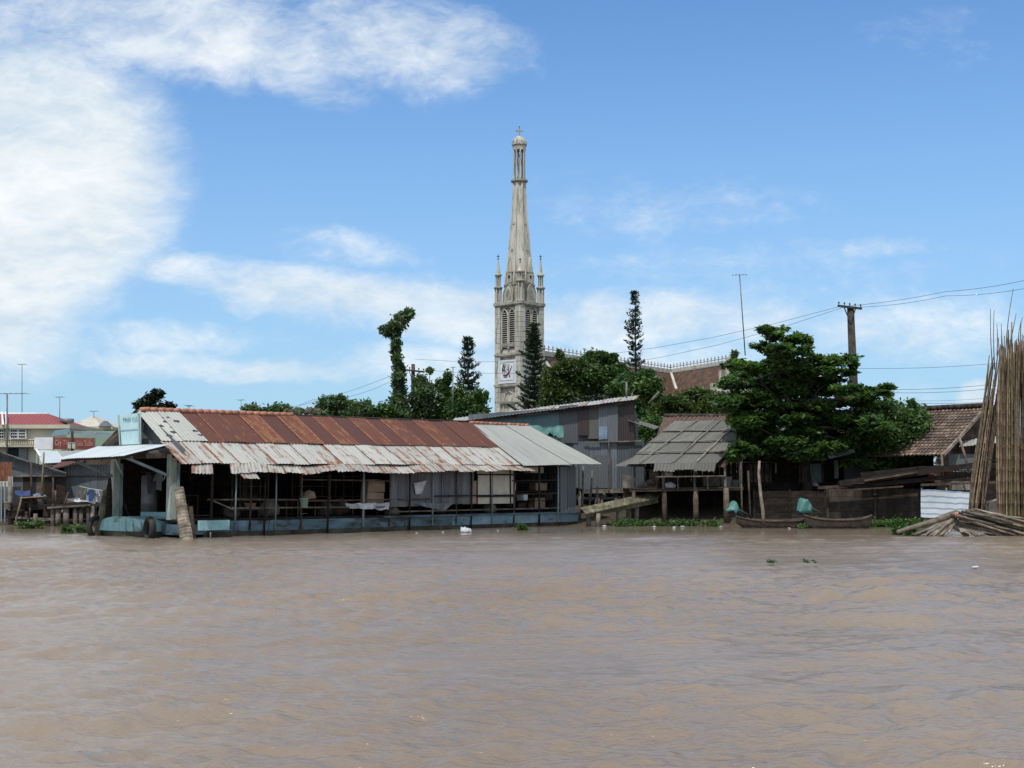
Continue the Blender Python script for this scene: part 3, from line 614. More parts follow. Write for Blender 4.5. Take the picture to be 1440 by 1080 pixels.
for (a,b) in ((1.0,2.1),(2.1,3.3)): MB().bar(B(a,0,1.35),B(b,.02,.95) if a<2 else B(b,.02,1.33),.04).build('brace',M['wood_grey'],hb)
for k in range(8): MB().bar(B(2+2.2*k,.0,2.62),B(2+2.2*k,5.2,2.75),.09,.12).build('roof_beam',M['wood_dark'],hb)
# side panels
MB().cloth(B(9.65,.03,2.55),B(12.0,.03,2.55),B(12.0,.03,1.0),B(9.65,.03,.97),16,10,.06,41).build('plastic_curtain',M['grey_sheet'],hb,True)
MB().sheet(B(12.0,.05,2.55),B(14.5,.05,2.56),B(14.5,.05,1.05),B(12.0,.05,1.02),pw=.62,wave=.11,amp=.01,nv=3,jit=.02,seed=42).build('wall_sheet',M['grey_sheet'],hb)
for (a,b,z0,z1) in ((14.75,17.0,1.05,2.28),(14.7,17.0,2.34,2.6)):
    MB().hexa([B(a,-.03,z0),B(b,-.03,z0),B(b,.0,z0),B(a,.0,z0),B(a,-.03,z1),B(b,-.03,z1),B(b,.0,z1),B(a,.0,z1)]).build('cream_panel',M['cream'],hb)
for p,q in ((B(14.7,-.06,2.31),B(17.1,-.06,2.31)),(B(14.7,-.06,1.36),B(17.1,-.06,1.37)),(B(15.5,-.06,.6),B(15.5,-.06,2.7)),(B(16.8,-.06,.9),B(16.75,-.06,2.7))): MB().bar(p,q,.05).build('panel_batten',M['wood_dark'],hb)
MB().hexa([B(14.35,.02,1.1),B(14.7,.02,1.05),B(14.7,.05,1.05),B(14.35,.05,1.1),B(14.35,.02,2.0),B(14.7,.02,2.05),B(14.7,.05,2.05),B(14.35,.05,2.0)]).build('ply_panel',M['cardboard'],hb)
# rope / grime lines under the hull and tyres
def tyre(c,ax,label,R0=.34,r0=.11):
    mb=MB(); c=Vector(c); ax=Vector(ax).normalized(); a=ax.orthogonal().normalized(); b=ax.cross(a); pts=[]
    n,m=20,8; i0=0
    for i in range(n):
        t=2*math.pi*i/n; d=a*math.cos(t)+b*math.sin(t)
        for j in range(m):
            s=2*math.pi*j/m; mb.v.append(tuple(c+d*(R0+r0*math.cos(s)*.9)+ax*r0*1.15*math.sin(s)))
    for i in range(n):
        for j in range(m): mb.f.append((i*m+j,((i+1)%n)*m+j,((i+1)%n)*m+(j+1)%m,i*m+(j+1)%m)); mb.uv.append([(0,0)]*4); mb.r.append(.5)
    return mb.build('fender_tyre',M['rubber'],None,True,None,label,'tyre','tyres hung on the blue bow')
tyre(B(-.75,1.02,.32),(.9,.6,0),'black tyre hung on the right corner of the blue bow'); tyre(B(-.72,4.62,.3),(.9,-.5,0),'black tyre hung on the left corner of the blue bow')
# sign board on the gable
sg=thing('sign_board',B(-.42,2.9,3.36),'pale teal sign board with faded lettering leaning on the houseboat gable','sign')
def brd(u0,v0,v1,z0,z1,th=.03,lean=0): return [B(u0,v1,z0),B(u0,v0,z0),B(u0+th,v0,z0),B(u0+th,v1,z0),B(u0-lean,v1+.12,z1),B(u0-lean,v0-.02,z1+.05),B(u0-lean+th,v0-.02,z1+.05),B(u0-lean+th,v1+.12,z1)]
MB().hexa(brd(-.45,2.2,3.45,3.32,4.40,.04,.05)).build('board',M['sign_teal'],sg)
for v in (2.22,3.5): MB().bar(B(-.48,v,3.3),B(-.53,v+(.02 if v<3 else .09),4.42),.05).build('frame_rail',M['post'],sg)
def text(body,o,right,upv,h,mat,parent,name='lettering',w=None,ext=.004,shear=0):
    cu=bpy.data.curves.new('t','FONT'); cu.body=body; cu.size=1; cu.extrude=ext; cu.shear=shear; cu.align_x='CENTER'; cu.align_y='CENTER'
    ob=bpy.data.objects.new('t',cu); col.objects.link(ob); bpy.context.view_layer.update()
    me=bpy.data.meshes.new_from_object(ob.evaluated_get(bpy.context.evaluated_depsgraph_get())); bpy.data.objects.remove(ob)
    c=np.zeros(len(me.vertices)*3); me.vertices.foreach_get('co',c); c=c.reshape(-1,3); wd=c[:,0].max()-c[:,0].min(); k=h/.72
    kx=(w/wd) if w else k; right=np.array(Vector(right).normalized()); upv=np.array(Vector(upv).normalized()); n=np.cross(right,upv)
    base=np.array(Vector(o)-wloc(parent)); xyz=base+c[:,:1]*kx*right+c[:,1:2]*k*upv+c[:,2:3]*n
    me.vertices.foreach_set('co',xyz.ravel()); me.update(); me.name=name; me.materials.clear(); me.materials.append(mat)
    x=bpy.data.objects.new(name,me); col.objects.link(x); x.parent=parent; return x
text('TRẠI CÁ',B(-.515,2.83,4.22),-VD,V(0,0,1),.14,M['ink_blue'],sg,w=1.0)
MB().bar(B(-.49,2.24,3.86),B(-.49,3.48,3.84),.012,.02).build('seam',M['ink_blue'],sg)
# ---------------- things in and on the boat
def crate(c,d,rz,label,mat='wood',cat='crate',name='wooden_crate'):
    t=thing(name,Vector(c)-V(0,0,d[2]/2),label,cat); c=Vector(c); m=Matrix.Rotation(rz,3,'Z')
    n=max(2,int(d[2]/.12))
    for s in (-1,1):
        mb=MB()
        for k in range(n): mb.box(c+m@V(0,s*d[1]/2,-d[2]/2+(k+.5)*d[2]/n),(d[0],.02,d[2]/n*.8),rz)
        mb.build('side',M[mat],t)
        mb=MB()
        for k in range(n): mb.box(c+m@V(s*d[0]/2,0,-d[2]/2+(k+.5)*d[2]/n),(.02,d[1]-.03,d[2]/n*.8),rz)
        mb.build('end',M[mat],t)
    MB().box(c-V(0,0,d[2]/2-.02),(d[0]-.05,d[1]-.05,.02),rz).build('bottom',M[mat],t)
    return t
def sack(c,r,label,mat='white_cloth',name='sack',cat='sack',seed=1,fl=.7):
    rd=random.Random(seed); mb=MB(); prof=[(.05,0),(.8,.03),(1,.25),(.95,.55),(.7,.85),(.3,1.0),(.12,1.05)]
    mb.lathe(c,[(a*r,b*r*1.6*fl) for a,b in prof],14)
    mb.v=[tuple(Vector(v)+Vector((mnoise.noise(Vector(v)*5+V(seed,0,0)),mnoise.noise(Vector(v)*5+V(0,seed,0)),mnoise.noise(Vector(v)*6)*.5))*r*.35) for v in mb.v]
    return mb.build(name,M[mat],None,True,None,label,cat)
def basin(c,r,h,label,mat='green_plastic',name='basin',cat='basin',lip=1.12):
    mb=MB(); mb.lathe(c,[(r*.75,0),(r,h),(r*lip,h),(r*lip,h-.02),(r*1.03,h-.02),(r*.93,h*.9),(r*.7,.02)],18); return mb.build(name,M[mat],None,True,None,label,cat)
def table(c,d,h,rz,label,mat='wood'):
    t=thing('wooden_table',c,label,'table'); c=Vector(c); m=Matrix.Rotation(rz,3,'Z')
    MB().box(c+V(0,0,h),(d[0],d[1],.04),rz).build('table_top',M[mat],t)
    for a in (-1,1):
        for b in (-1,1): MB().bar(c+m@V(a*(d[0]/2-.05),b*(d[1]/2-.05),0),c+m@V(a*(d[0]/2-.05),b*(d[1]/2-.05),h-.02),.05).build('leg',M[mat],t)
    return t
BA=math.atan2(.737,.676)
def tank(c,r,h,label,mat='steel'):
    t=thing('water_drum',c,label,'drum'); MB().lathe(c,[(r,0),(r,h*.33),(r*1.03,h*.34),(r,h*.36),(r,h*.66),(r*1.03,h*.67),(r,h*.69),(r,h)],20).build('body',M[mat],t,True)
    MB().lathe(Vector(c)+V(0,0,h+.001),[(r*.96,0),(r*.9,.05),(r*.3,.07)],20).build('lid',M[mat],t,True); return t
tank(B(1.1,4.0,.65),.3,1.5,'tall grey drum standing inside the houseboat entrance')
table(B(2.2,3.4,.65),(1.0,.7),.8,BA,'bench table inside the entrance of the houseboat','wood')
def shirt(c,w,h,label,mat,axis=VD,seed=1,group='clothes hanging in the houseboat entrance'):
    c=Vector(c); a=axis
    mb=MB(); mb.cloth(c-a*w/2,c+a*w/2,c+a*w*.42+V(0,0,-h),c-a*w*.45+V(0,0,-h*1.05),8,8,.06,seed)
    mb.cloth(c-a*w*.5,c-a*w*.36,c-a*w*.62+V(0,0,-h*.5),c-a*w*.82+V(0,0,-h*.45),3,5,.03,seed+1)
    mb.cloth(c+a*w*.36,c+a*w*.5,c+a*w*.82+V(0,0,-h*.45),c+a*w*.62+V(0,0,-h*.5),3,5,.03,seed+2)
    return mb.build('hanging_shirt',M[mat],None,True,None,label,'clothing',group)
tag(MB().tube([B(.9,1.2,2.34),B(.9,2.6,2.28),B(.9,4.3,2.34)],.008,4).build('clothes_line',M['wire']),'line strung across the houseboat entrance carrying clothes','clothesline')
shirt(B(.92,3.75,2.3),.42,.75,'dark shirt hung leftmost in the houseboat entrance','dark_cloth',seed=5)
shirt(B(.92,3.1,2.29),.38,.62,'grey shirt hung between two dark ones in the houseboat entrance','grey_sheet',seed=8)
shirt(B(.92,2.55,2.28),.3,.45,'small white shirt hung rightmost in the houseboat entrance','white_cloth',seed=12)
def shelf(o,ax,W,H,D,n,label,mat='wood_dark',back=True):
    "ax: along direction, n boards"
    t=thing('shelf_rack',o,label,'shelf'); o=Vector(o); ax=Vector(ax).normalized(); dp=V(-ax.y,ax.x,0)
    for k in range(n): MB().bar(o+V(0,0,.1+(H-.12)*k/(n-1))+dp*D/2,o+ax*W+V(0,0,.1+(H-.12)*k/(n-1))+dp*D/2,D,.03).build('shelf_board',M[mat],t)
    for a in (0,W/2,W):
        for b in (0,D): MB().bar(o+ax*a+dp*b,o+ax*a+dp*b+V(0,0,H),.05).build('upright',M[mat],t)
    return t
shelf(B(1.7,4.3,.65),UD,1.4,1.3,.4,4,'dark shelf rack behind the clothes in the houseboat entrance')
shelf(B(17.3,.55,.65),UD,3.4,1.75,.6,5,'open goods shelves under the pale roof at the right end of the houseboat')
for i,(u,z,w_,h_,m,lb) in enumerate([(17.6,1.62,.5,.32,'cream','cream box on the upper shelf left of the houseboat goods rack'),(18.5,1.15,.3,.28,'white_paint','small white box on the middle shelf of the goods rack'),(19.6,1.62,.8,.3,'cardboard','long brown carton on the upper shelf of the goods rack'),(19.5,.75,.7,.5,'cardboard','brown carton on the lowest shelf of the goods rack'),(18.3,.75,.5,.3,'wood_dark','dark box on the lowest shelf of the goods rack'),(20.2,1.2,.4,.25,'wood','wooden box on the middle shelf of the goods rack'),(19.3,2.42,.9,.25,'cream','pale bundle on top of the goods rack')]):
    t=thing('storage_box',B(u,.8,z),lb,'box')
    MB().box(B(u,.8,z+h_/2),(w_,.4,h_),BA).build('box_body',M[m],t); MB().box(B(u,.8,z+h_+.012),(w_+.03,.43,.024),BA).build('box_lid',M[m],t)
basin(B(5.15,-.17,1.0),.17,.36,'pale green pail hanging on a side post of the houseboat','green_plastic','pail','pail')
sack(B(5.9,.5,1.30),.3,'brown basket bundle on the table by the pail','cardboard','bundle','bundle',3)
table(B(5.9,.6,.65),(1.5,.8),.62,BA,'low table under a brown bundle inside the houseboat')
basin(B(3.05,.35,.98),.22,.2,'round tan basket on the railing shelf near the mooring log','cardboard','basket','basket',1.02)
table(B(3.0,.5,.65),(1.6,.6),.3,BA,'low bench carrying a round tan basket in the houseboat')
MB().cloth(B(7.3,-.08,1.13),B(9.6,-.08,1.15),B(9.5,-.12,.86),B(7.4,-.1,.95),22,6,.12,55).build('crumpled_tarp',M['white_cloth'],None,True,None,'crumpled pale tarp draped over the side rail of the houseboat','tarp')
for k,(u,z,h) in enumerate([(9.1,.95,.62),(9.15,1.58,.5)]):
    MB().hexa([B(u-.45,.25,z),B(u+.42,.2,z),B(u+.42,.6,z),B(u-.45,.65,z),B(u-.4,.25,z+h),B(u+.42,.2,z+h-.03),B(u+.42,.6,z+h),B(u-.4,.65,z+h)]).build('carton',M['cardboard'],None,False,None,['lower brown carton behind the crumpled tarp','upper brown carton beside the grey curtain'][k],'carton')
table(B(9.1,.5,.65),(1.4,.8),.28,BA,'low stand under two brown cartons in the houseboat')
MB().cloth(B(11.0,-.03,1.95),B(11.75,-.03,2.05),B(11.5,-.04,1.5),B(11.1,-.05,1.45),8,8,.1,61).build('cloth',M['white_cloth'],None,True,None,'white rag pinned on the grey plastic curtain','cloth')
MB().cloth(B(10.9,-.06,1.12),B(13.2,-.06,1.1),B(12.7,-.06,.78),B(11.6,-.06,.92),14,5,.08,64).build('hanging_cloth',M['grey_sheet'],None,True,None,'grey cloth sagging below the plastic curtain','cloth')
# dark clutter deeper inside
for k in range(9):
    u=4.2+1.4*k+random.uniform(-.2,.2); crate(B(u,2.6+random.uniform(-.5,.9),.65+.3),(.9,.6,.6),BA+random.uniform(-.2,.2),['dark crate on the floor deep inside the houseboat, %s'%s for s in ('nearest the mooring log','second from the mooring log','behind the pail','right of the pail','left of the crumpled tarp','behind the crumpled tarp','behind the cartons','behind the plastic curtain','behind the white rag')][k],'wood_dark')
for k,(u,v,z,r_,m_,lb) in enumerate([(2.4,.6,.65,.3,'wood','brown sack left of the round basket inside the houseboat'),(4.4,1.0,.65,.42,'wood_grey','large grey sack between the basket and the pail'),(7.0,.9,.65,.38,'wood','brown sack right of the pail inside the houseboat'),(8.0,1.2,.65,.45,'conc_dark','bulky sack behind the crumpled tarp'),(10.2,.5,.65,.32,'wood_grey','grey sack below the plastic curtain'),(13.0,.5,.65,.3,'wood','brown sack under the grey wall sheets'),(16.0,.5,.65,.32,'wood_grey','grey sack under the cream panels')]): sack(B(u,v,z),r_,lb,m_,'sack','sack',60+k,.9)
for k,(u,w_) in enumerate([(3.9,1.3),(7.2,2.2),(8.4,1.6)]):
    t=thing('slatted_rack',B(u,1.4,.65),['slatted rack behind the large grey sack','slatted rack behind the pail posts','slatted rack behind the crumpled tarp'][k],'rack')
    for z in (.35,.75,1.15,1.55):
        for q in range(3): MB().bar(B(u-w_/2,1.3+q*.18,.65+z),B(u+w_/2,1.3+q*.18,.65+z),.08,.02).build('slat',M['wood'],t)
    for a in (-1,1):
        for b in (1.25,1.75): MB().bar(B(u+a*w_/2,b,.65),B(u+a*w_/2,b,2.3),.05).build('upright',M['wood'],t)
# mooring logs: stacked-ring trunks, leaning
def moor(p,q,r0,r1,label,mat='log',rings=16,seed=0):
    p=Vector(p);q=Vector(q); mb=MB(); pts=[];rad=[]; rd=random.Random(seed)
    for i in range(rings*3+1):
        t=i/(rings*3); pts.append(p.lerp(q,t)+V(rd.uniform(-.008,.008),0,0)); rad.append((r0+(r1-r0)*t)*(1.0 if i%3 else .96)*rd.uniform(.97,1.03))
    mb.tube(pts,rad,12); return mb.build('mooring_log',M[mat],None,False,None,label,'mooring log','leaning logs that moor the houseboat')
moor(P(263,762,46.6),P(251,686,46.9),.24,.17,'pale ringed coconut log leaning by the near corner of the houseboat')
moor(P(272,764,46.9),P(268,712,46.9),.1,.08,'short dark stake beside the pale ringed mooring log','wood',10,4)
moor(P(136,762,50),P(150,690,50.5),.17,.13,'pale leaning log left of the blue bow','plank',12,2)
moor(P(145,762,50.2),P(158,672,50.6),.2,.15,'dark leaning log touching the left side of the bow','wood_dark',14,3)
MB().tube([P(296,748,47),P(296,760,47)],.03,6).build('stake',M['wood_grey'],None,True,None,'thin stake in the water right of the ringed mooring log','stake')
# ================================================================= CORRUGATED SHED
sd_=thing('corrugated_shed',P(790,735,67.5),'two storey shed of grey corrugated sheets on stilts behind the houseboat','shed')
YS=67.5
def zz(y,Y=YS): return P(0,y,Y).z
def shp(x,y,Y=YS): return P(x,y,Y)
def vsheet(x0,x1,yt0,yt1,yb,Y,**k): return MB().sheet(shp(x0,yt0,Y),shp(x1,yt1,Y),shp(x1,yb,Y),shp(x0,yb,Y),**k)
vsheet(660,890,583,566,640,YS,pw=.85,wave=.12,amp=.012,jit=.02,seed=51).build('upper_wall',M['wall_metal'],sd_)
vsheet(788,905,622,618,688,YS-.12,pw=.75,wave=.12,amp=.012,jit=.03,seed=52).build('lower_wall',M['wall_metal'],sd_)
vsheet(689,788,585,577,606,YS-.15,pw=2.2,wave=2.5,amp=.02,jit=.01,seed=53).build('teal_panel',M['teal_sheet'],sd_)
vsheet(787,812,571,569,623,YS-.2,pw=.8,wave=.12,amp=.012,seed=54).build('wall_patch',M['wall_metal2'],sd_)
vsheet(814,827,571,570,613,YS-.24,pw=.5,wave=.12,amp=.008,seed=55).build('wall_patch',M['wall_red'],sd_,label='red brown wall sheet')
vsheet(828,842,571,569,617,YS-.22,pw=.5,wave=.12,amp=.008,seed=56).build('wall_patch',M['fibre'],sd_)
vsheet(843,868,569,566,621,YS-.26,pw=.5,wave=.12,amp=.01,seed=57).build('wall_patch',M['wall_metal'],sd_)
vsheet(868,891,566,564,625,YS-.2,pw=.5,wave=.12,amp=.01,seed=58).build('wall_patch',M['wall_red'],sd_,label='dark brown wall sheet')
vsheet(843,853,599,599,617,YS-.32,pw=.5,wave=.5,amp=.005,seed=59).build('wall_patch',M['sky_tarp'],sd_,label='small pale blue patch')
vsheet(796,812,640,640,686,YS-.3,pw=.6,wave=.12,amp=.01,seed=60).build('wall_patch',M['wall_metal2'],sd_)
vsheet(833,858,640,640,686,YS-.26,pw=.6,wave=.12,amp=.01,seed=61).build('wall_patch',M['wall_metal2'],sd_)
MB().bar(shp(856,622,YS-.3),shp(856,690,YS-.3),.06).build('wall_stud',M['wood_grey'],sd_)
MB().bar(shp(820,622,YS-.3),shp(902,620,YS-.3),.06).build('girt',M['wood_grey'],sd_)
# side wall and roof
e=shp(890,566); MB().sheet(e,P(896,590,74),P(900,684,74),shp(893,688),pw=.9,seed=62,wave=.14).build('side_wall',M['wall_metal'],sd_)
MB().sheet(P(640,588,75),P(898,556,75),P(893,562,66.9),P(632,595,66.9),pw=.9,wave=.18,amp=.02,seed=63,jit=.04).build('roof',M['galv'],sd_)
MB().bar(P(640,595,67.0),P(893,564,67.0),.08,.14).build('fascia',M['wood_dark'],sd_)
MB().sheet(P(628,592,68),P(668,589,68),P(664,596,66.6),P(622,597,66.6),pw=.9,seed=64,jit=.06).build('loose_roof_sheet',M['galv'],sd_)
MB().sheet(P(887,588,68.5),P(926,600,68.5),P(920,604,67),P(884,592,67),pw=.9,seed=65,jit=.03).build('side_eave',M['fibre'],sd_)
for x,w in ((800,.1),(815,.08),(840,.14),(846,.07),(866,.12),(893,.14)):
    MB().tube([shp(x,684,YS),shp(x+1,742,YS)],[w,w*1.1],7).build('stilt',M['wood_grey'],sd_,True)
MB().bar(shp(820,691,YS-.2),shp(885,690,YS-.2),.1,.2).build('floor_beam',M['wood_grey'],sd_)
MB().bar(shp(790,688,YS+2),shp(905,688,YS+2),4,.08).build('floor',M['wood_dark'],sd_)
MB().bar(shp(882,668,YS-.1),shp(882,700,YS-.1),.45,.1,V(0,1,0)).build('wall_board',M['wood_grey'],sd_)
MB().tube([shp(881,560,68),shp(881,537,68)],.05,6).build('vent_pipe',M['conc'],sd_,True)
t=MB(); t.cloth(P(742,600,66.2),P(790,603,66.2),P(790,617,65.6),P(770,615,65.2),16,8,.16,71); t.cloth(P(775,602,66.1),P(792,598,66.1),P(793,616,65.6),P(780,614,65.4),8,8,.1,73)
t.build('teal_tarp',M['teal'],None,True,None,'crumpled teal tarp lying between the pale roof and the shed wall','tarp')
# pole cluster between boat and shed
for i,(x0,y0,x1,y1,r_) in enumerate([(817,740,820,655,.05),(826,735,833,662,.05),(838,720,840,684,.04),(806,735,806,645,.05)]):
    MB().tube([P(x0,y0,64.5),P((x0+x1)/2+1,(y0+y1)/2,64.5),P(x1,y1,64.6)],r_,6).build('mooring_pole',M['wood_grey'],None,True,None,['thin pole right of the houseboat stern','crooked forked pole in front of the shed stilts','short pole under the shed wall','thin pole at the houseboat end wall'][i],'pole','poles between houseboat and shed')
# ================================================================= GANGWAY
gw=thing('gangway',P(880,738,64),'sloping mossy plank gangway leading from the water up to the stilt house','gangway')
mb=MB()
for k in range(26):
    s=k/26; s2=(k+.93)/26; a,b=P(816,714,61.6),P(935,688,65.2); c,d=P(824,722,60.6),P(925,700,64.2)
    mb.hexa([c.lerp(d,s)-V(0,0,.05),c.lerp(d,s2)-V(0,0,.05),a.lerp(b,s2)-V(0,0,.05),a.lerp(b,s)-V(0,0,.05),c.lerp(d,s),c.lerp(d,s2),a.lerp(b,s2),a.lerp(b,s)])
mb.build('plank_deck',M['plank'],gw)
MB().bar(P(818,726,60.7),P(925,704,64.3),.08,.2).build('side_beam',M['plank'],gw)
MB().bar(P(816,719,61.7),P(935,692,65.3),.08,.15).build('side_beam',M['wood'],gw)
for x,yt,Y in ((841,722,61.2),(828,723,61.6),(870,712,62.6),(884,710,63.4),(895,703,63.5)): MB().tube([P(x,yt,Y),P(x,745,Y)],.11,8).build('support_post',M['wood_grey'],gw,True)
# ================================================================= STILT HOUSE
sh=thing('stilt_house',P(960,735,66),'open stilt house with grey fibre cement roof beside the gangway','house')
e0,e1,r1,r0=P(878,653,63.2),P(1008,651,63.2),P(1056,592,69),P(950,592,69)
for k in range(4):
    t0,t1=k/4,(k+1)/4+.03
    up_=V(0,0,.02*k*0)
    a=r0.lerp(e0,t0);b=r1.lerp(e1,t0);c=r1.lerp(e1,min(1,t1));d=r0.lerp(e0,min(1,t1))
    MB().sheet(a-V(0,0,.03*k)*.6,b-V(0,0,.03*k)*.6,c-V(0,0,.03*k)*.6+V(0,0,.05),d-V(0,0,.03*k)*.6+V(0,0,.05),pw=1.0,wave=.13,amp=.006,nv=2,jit=.03,rag=.03 if k==3 else 0,seed=80+k).build('roof_sheet_row',M['fibre'],sh)
MB().sheet(P(905,634,64.8),P(925,620,66.2),P(905,656,63.4),P(866,655,63.6),pw=.9,wave=.16,seed=86,jit=.05).build('roof_sheet_row',M['fibre'],sh)
MB().sheet(P(935,586,70),P(1060,584,70),P(1020,650,63.5)-V(0,0,.28),P(905,640,64.5)-V(0,0,.35),pw=.5,wave=.2,amp=.03,nv=10,jit=.03,seed=87).build('tile_roof',M['roof_tile'],sh)
rt=MB()
for k in range(20): rt.tube([P(934+k*6.3,585+.0*k,70),P(934+k*6.3+7,585,70)],[.13,.11],7)
rt.build('ridge_cap',M['conc_dark'],sh,True)
for k in range(1,4):
    a=r0.lerp(e0,k/4)+V(0,-.06,.04);b=r1.lerp(e1,k/4)+V(0,-.06,.04); MB().tube(limb0(a,b),.02,5).build('roof_batten',M['batten'],sh,True)
for s0,s1 in ((.16,.30),(.52,.60),(.78,.86)):
    a=r0.lerp(r1,s1); b=e0.lerp(e1,s0); MB().tube([a+V(0,-.05,.07),b+V(0,-.05,.09)],.03,5).build('roof_batten',M['batten'],sh,True)
ev=MB(); ev.sheet(P(922,651,63.1),P(1006,650,63.1),P(1004,661,62.9),P(920,663,62.9),pw=.8,wave=.16,amp=.015,nv=2,jit=.05,rag=.12,sag=.1,seed=88); ev.build('eave_strip',M['fibre'],sh)
for x,Y,m,r_ in ((892,63.6,'wood',.09),(935,63.6,'wood',.12),(979,63.6,'wood',.13),(1022,63.2,'wood',.14),(1005,67,'wood_dark',.1),(960,67,'wood_dark',.1),(915,67,'wood_dark',.1)):
    MB().tube([P(x-1,686,Y),P(x,742,Y)],[r_*.9,r_*1.15],9).build('stilt',M[m],sh,True)
for x,y0 in ((892,655),(933,655),(976,653),(1019,648),(1040,640)): MB().bar(P(x,y0,63.6),P(x+1,688,63.6),.1).build('post',M['wood_grey' if x>970 else 'wood'],sh)
MB().bar(P(885,689,63.6),P(1045,687,63.6),.12,.16).build('floor_beam',M['wood'],sh)
fl=MB(); a=P(885,687,63.5);b=P(1045,686,63.5); fl.hexa([a-V(0,0,.04),b-V(0,0,.04),b+V(0,5,-.04),a+V(0,5,-.04),a+V(0,0,.02),b+V(0,0,.02),b+V(0,5,.02),a+V(0,5,.02)]); fl.build('floor',M['wood_dark'],sh)
for y in (671,): MB().tube([P(922,y,63.5),P(1020,y-1.5,63.5)],.035,5).build('rail',M['wood_grey'],sh,True)
for x in (932,953,976,995): MB().bar(P(x,671,63.5),P(x+.5,688,63.5),.06).build('baluster',M['wood_grey'],sh)
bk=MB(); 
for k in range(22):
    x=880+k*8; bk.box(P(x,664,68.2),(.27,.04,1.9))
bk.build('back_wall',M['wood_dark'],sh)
MB().box(P(1000,676,65),(.8,.5,.5)).build('washstand',M['wood_grey'],sh)
basin(P(1021,690,65)+V(0,0,.02),.3,.65,'pale round water jar on the floor at the right of the stilt house','conc','water_jar','jar',.8)
basin(P(1032,690,65)+V(0,0,.02),.25,.5,'small grey water jar beside the larger pale jar in the stilt house','fibre','water_jar','jar',.8)
for k,(x,y,lb,m) in enumerate([(905,684,'grey bundle on the floor behind the gangway top','wood_grey'),(915,680,'brown sack behind the stilt house railing','wood'),(938,668,'cream box hanging under the stilt house eave','cream'),(942,684,'pale sack right of the brown one behind the railing','white_paint')]):
    sack(P(x,y+3,64.6),.27,lb,m,'sack','sack',k+20)
# dark understorey screens behind the stilts (boards added to stand in for shade)
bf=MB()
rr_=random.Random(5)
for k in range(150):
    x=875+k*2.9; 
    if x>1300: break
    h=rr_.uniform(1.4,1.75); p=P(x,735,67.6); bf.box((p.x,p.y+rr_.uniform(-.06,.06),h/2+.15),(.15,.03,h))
bf.box((P(1090,0,67.8).x,67.8,1.0),(15.5,.04,2.0)); tag(bf.build('shade_fence',M['wood_dark']),'dark board fence added on the bank as shade beneath the stilt houses','fence')
# ================================================================= HOUSE BEHIND THE TREE
dh=thing('riverside_house',P(1150,735,68),'dark wooden house with a blue door under the big spreading tree','house')
w_=MB(); rr_=random.Random(8)
for k in range(62):
    x=1046+k*4.0; w_.box((P(x,0,68).x,68+rr_.uniform(-.01,.01),2.9),(.135,.04,2.5))
w_.box((P(1170,0,68.2).x,68.25,2.75),(9.4,.05,2.9)); w_.build('wall',M['wood_dark'],dh)
d=thing
dd=MB().box(P(1141,668,67.9),(1.0,.06,1.15)).build('door',M['post_blue'],dh); 
for x in (1124.5,1157): MB().bar(P(x,646,67.85),P(x,690,67.85),.1).build('door_frame',M['wood'],dd)
wn=MB().box(P(1067,668,67.9),(1.25,.05,1.1)).build('window',M['wood_grey'],dh)
for k in range(5): MB().bar(P(1052+k*7.5,651,67.8),P(1052+k*7.5,685,67.8),.05).build('window_bar',M['wood_dark'],wn)
MB().bar(P(1046,650,67.8),P(1088,650,67.8),.06).build('window_frame',M['log'],wn)
MB().box(P(1205,662,67.9),(1.3,.06,1.0)).build('grey_wall_sheet',M['wall_metal'],dh)
MB().box(P(1176,660,67.6),(.2,.05,.9)).build('white_post',M['post'],dh)
MB().box(P(1091,658,67.6),(.06,.05,.5)).build('white_post',M['post'],dh)
MB().sheet(P(1045,600,74),P(1290,600,74),P(1290,645,66.8),P(1040,640,66.8),pw=.9,seed=90,nv=3,wave=.16).build('roof',M['fibre'],dh)
MB().sheet(P(1165,640,65.8),P(1200,632,65.8),P(1202,637,65.2),P(1168,645,65.2),pw=.9,seed=91,wave=.16).build('white_roof_sheet',M['awning'],dh)
MB().bar(P(1045,688,67.4),P(1290,688,67.4),1.5,.1).build('floor',M['wood_dark'],dh)
sack(P(1145,684,66.8)+V(0,0,0),.26,'pale heap on the ledge in front of the blue door','white_cloth','heap','heap',33,.5)
def rwall(name,x0,x1,y0,y1,Y,mat,label):
    a=P(x0,y0,Y);b=P(x1,y0,Y);z1=a.z;z0=P(x0,y1,Y).z-.5; n=5; mb=MB()
    for k in range(n):
        za=z0+(z1-z0)*k/n; zb=z0+(z1-z0)*(k+1)/n-.012
        m=2
        for i in range(m):
            xa=a.x+(b.x-a.x)*i/m; xb=a.x+(b.x-a.x)*(i+1)/m-.012; o=random.uniform(-.012,.012)
            mb.hexa([(xa,Y+o,za),(xb,Y+o,za),(xb,Y+.1,za),(xa,Y+.1,za),(xa,Y+o,zb),(xb,Y+o,zb),(xb,Y+.1,zb),(xa,Y+.1,zb)])
    t=thing(name,V((a.x+b.x)/2,Y,z0),label,'wall'); mb.build('boarding',M[mat],t)
    for i in range(3):
        x=a.x+(b.x-a.x)*i/2; MB().box((x,Y-.06,(z0+z1)/2+.03),(.1,.08,z1-z0+.05)).build('wall_post',M[mat],t)
    return t
rwall('retaining_wall',1163,1296,687,725,62.6,'conc_dark','brown board retaining wall behind the right sampan')
rwall('retaining_wall',1060,1160,690,725,64.5,'wood_dark','dark board retaining wall behind the two sampans')
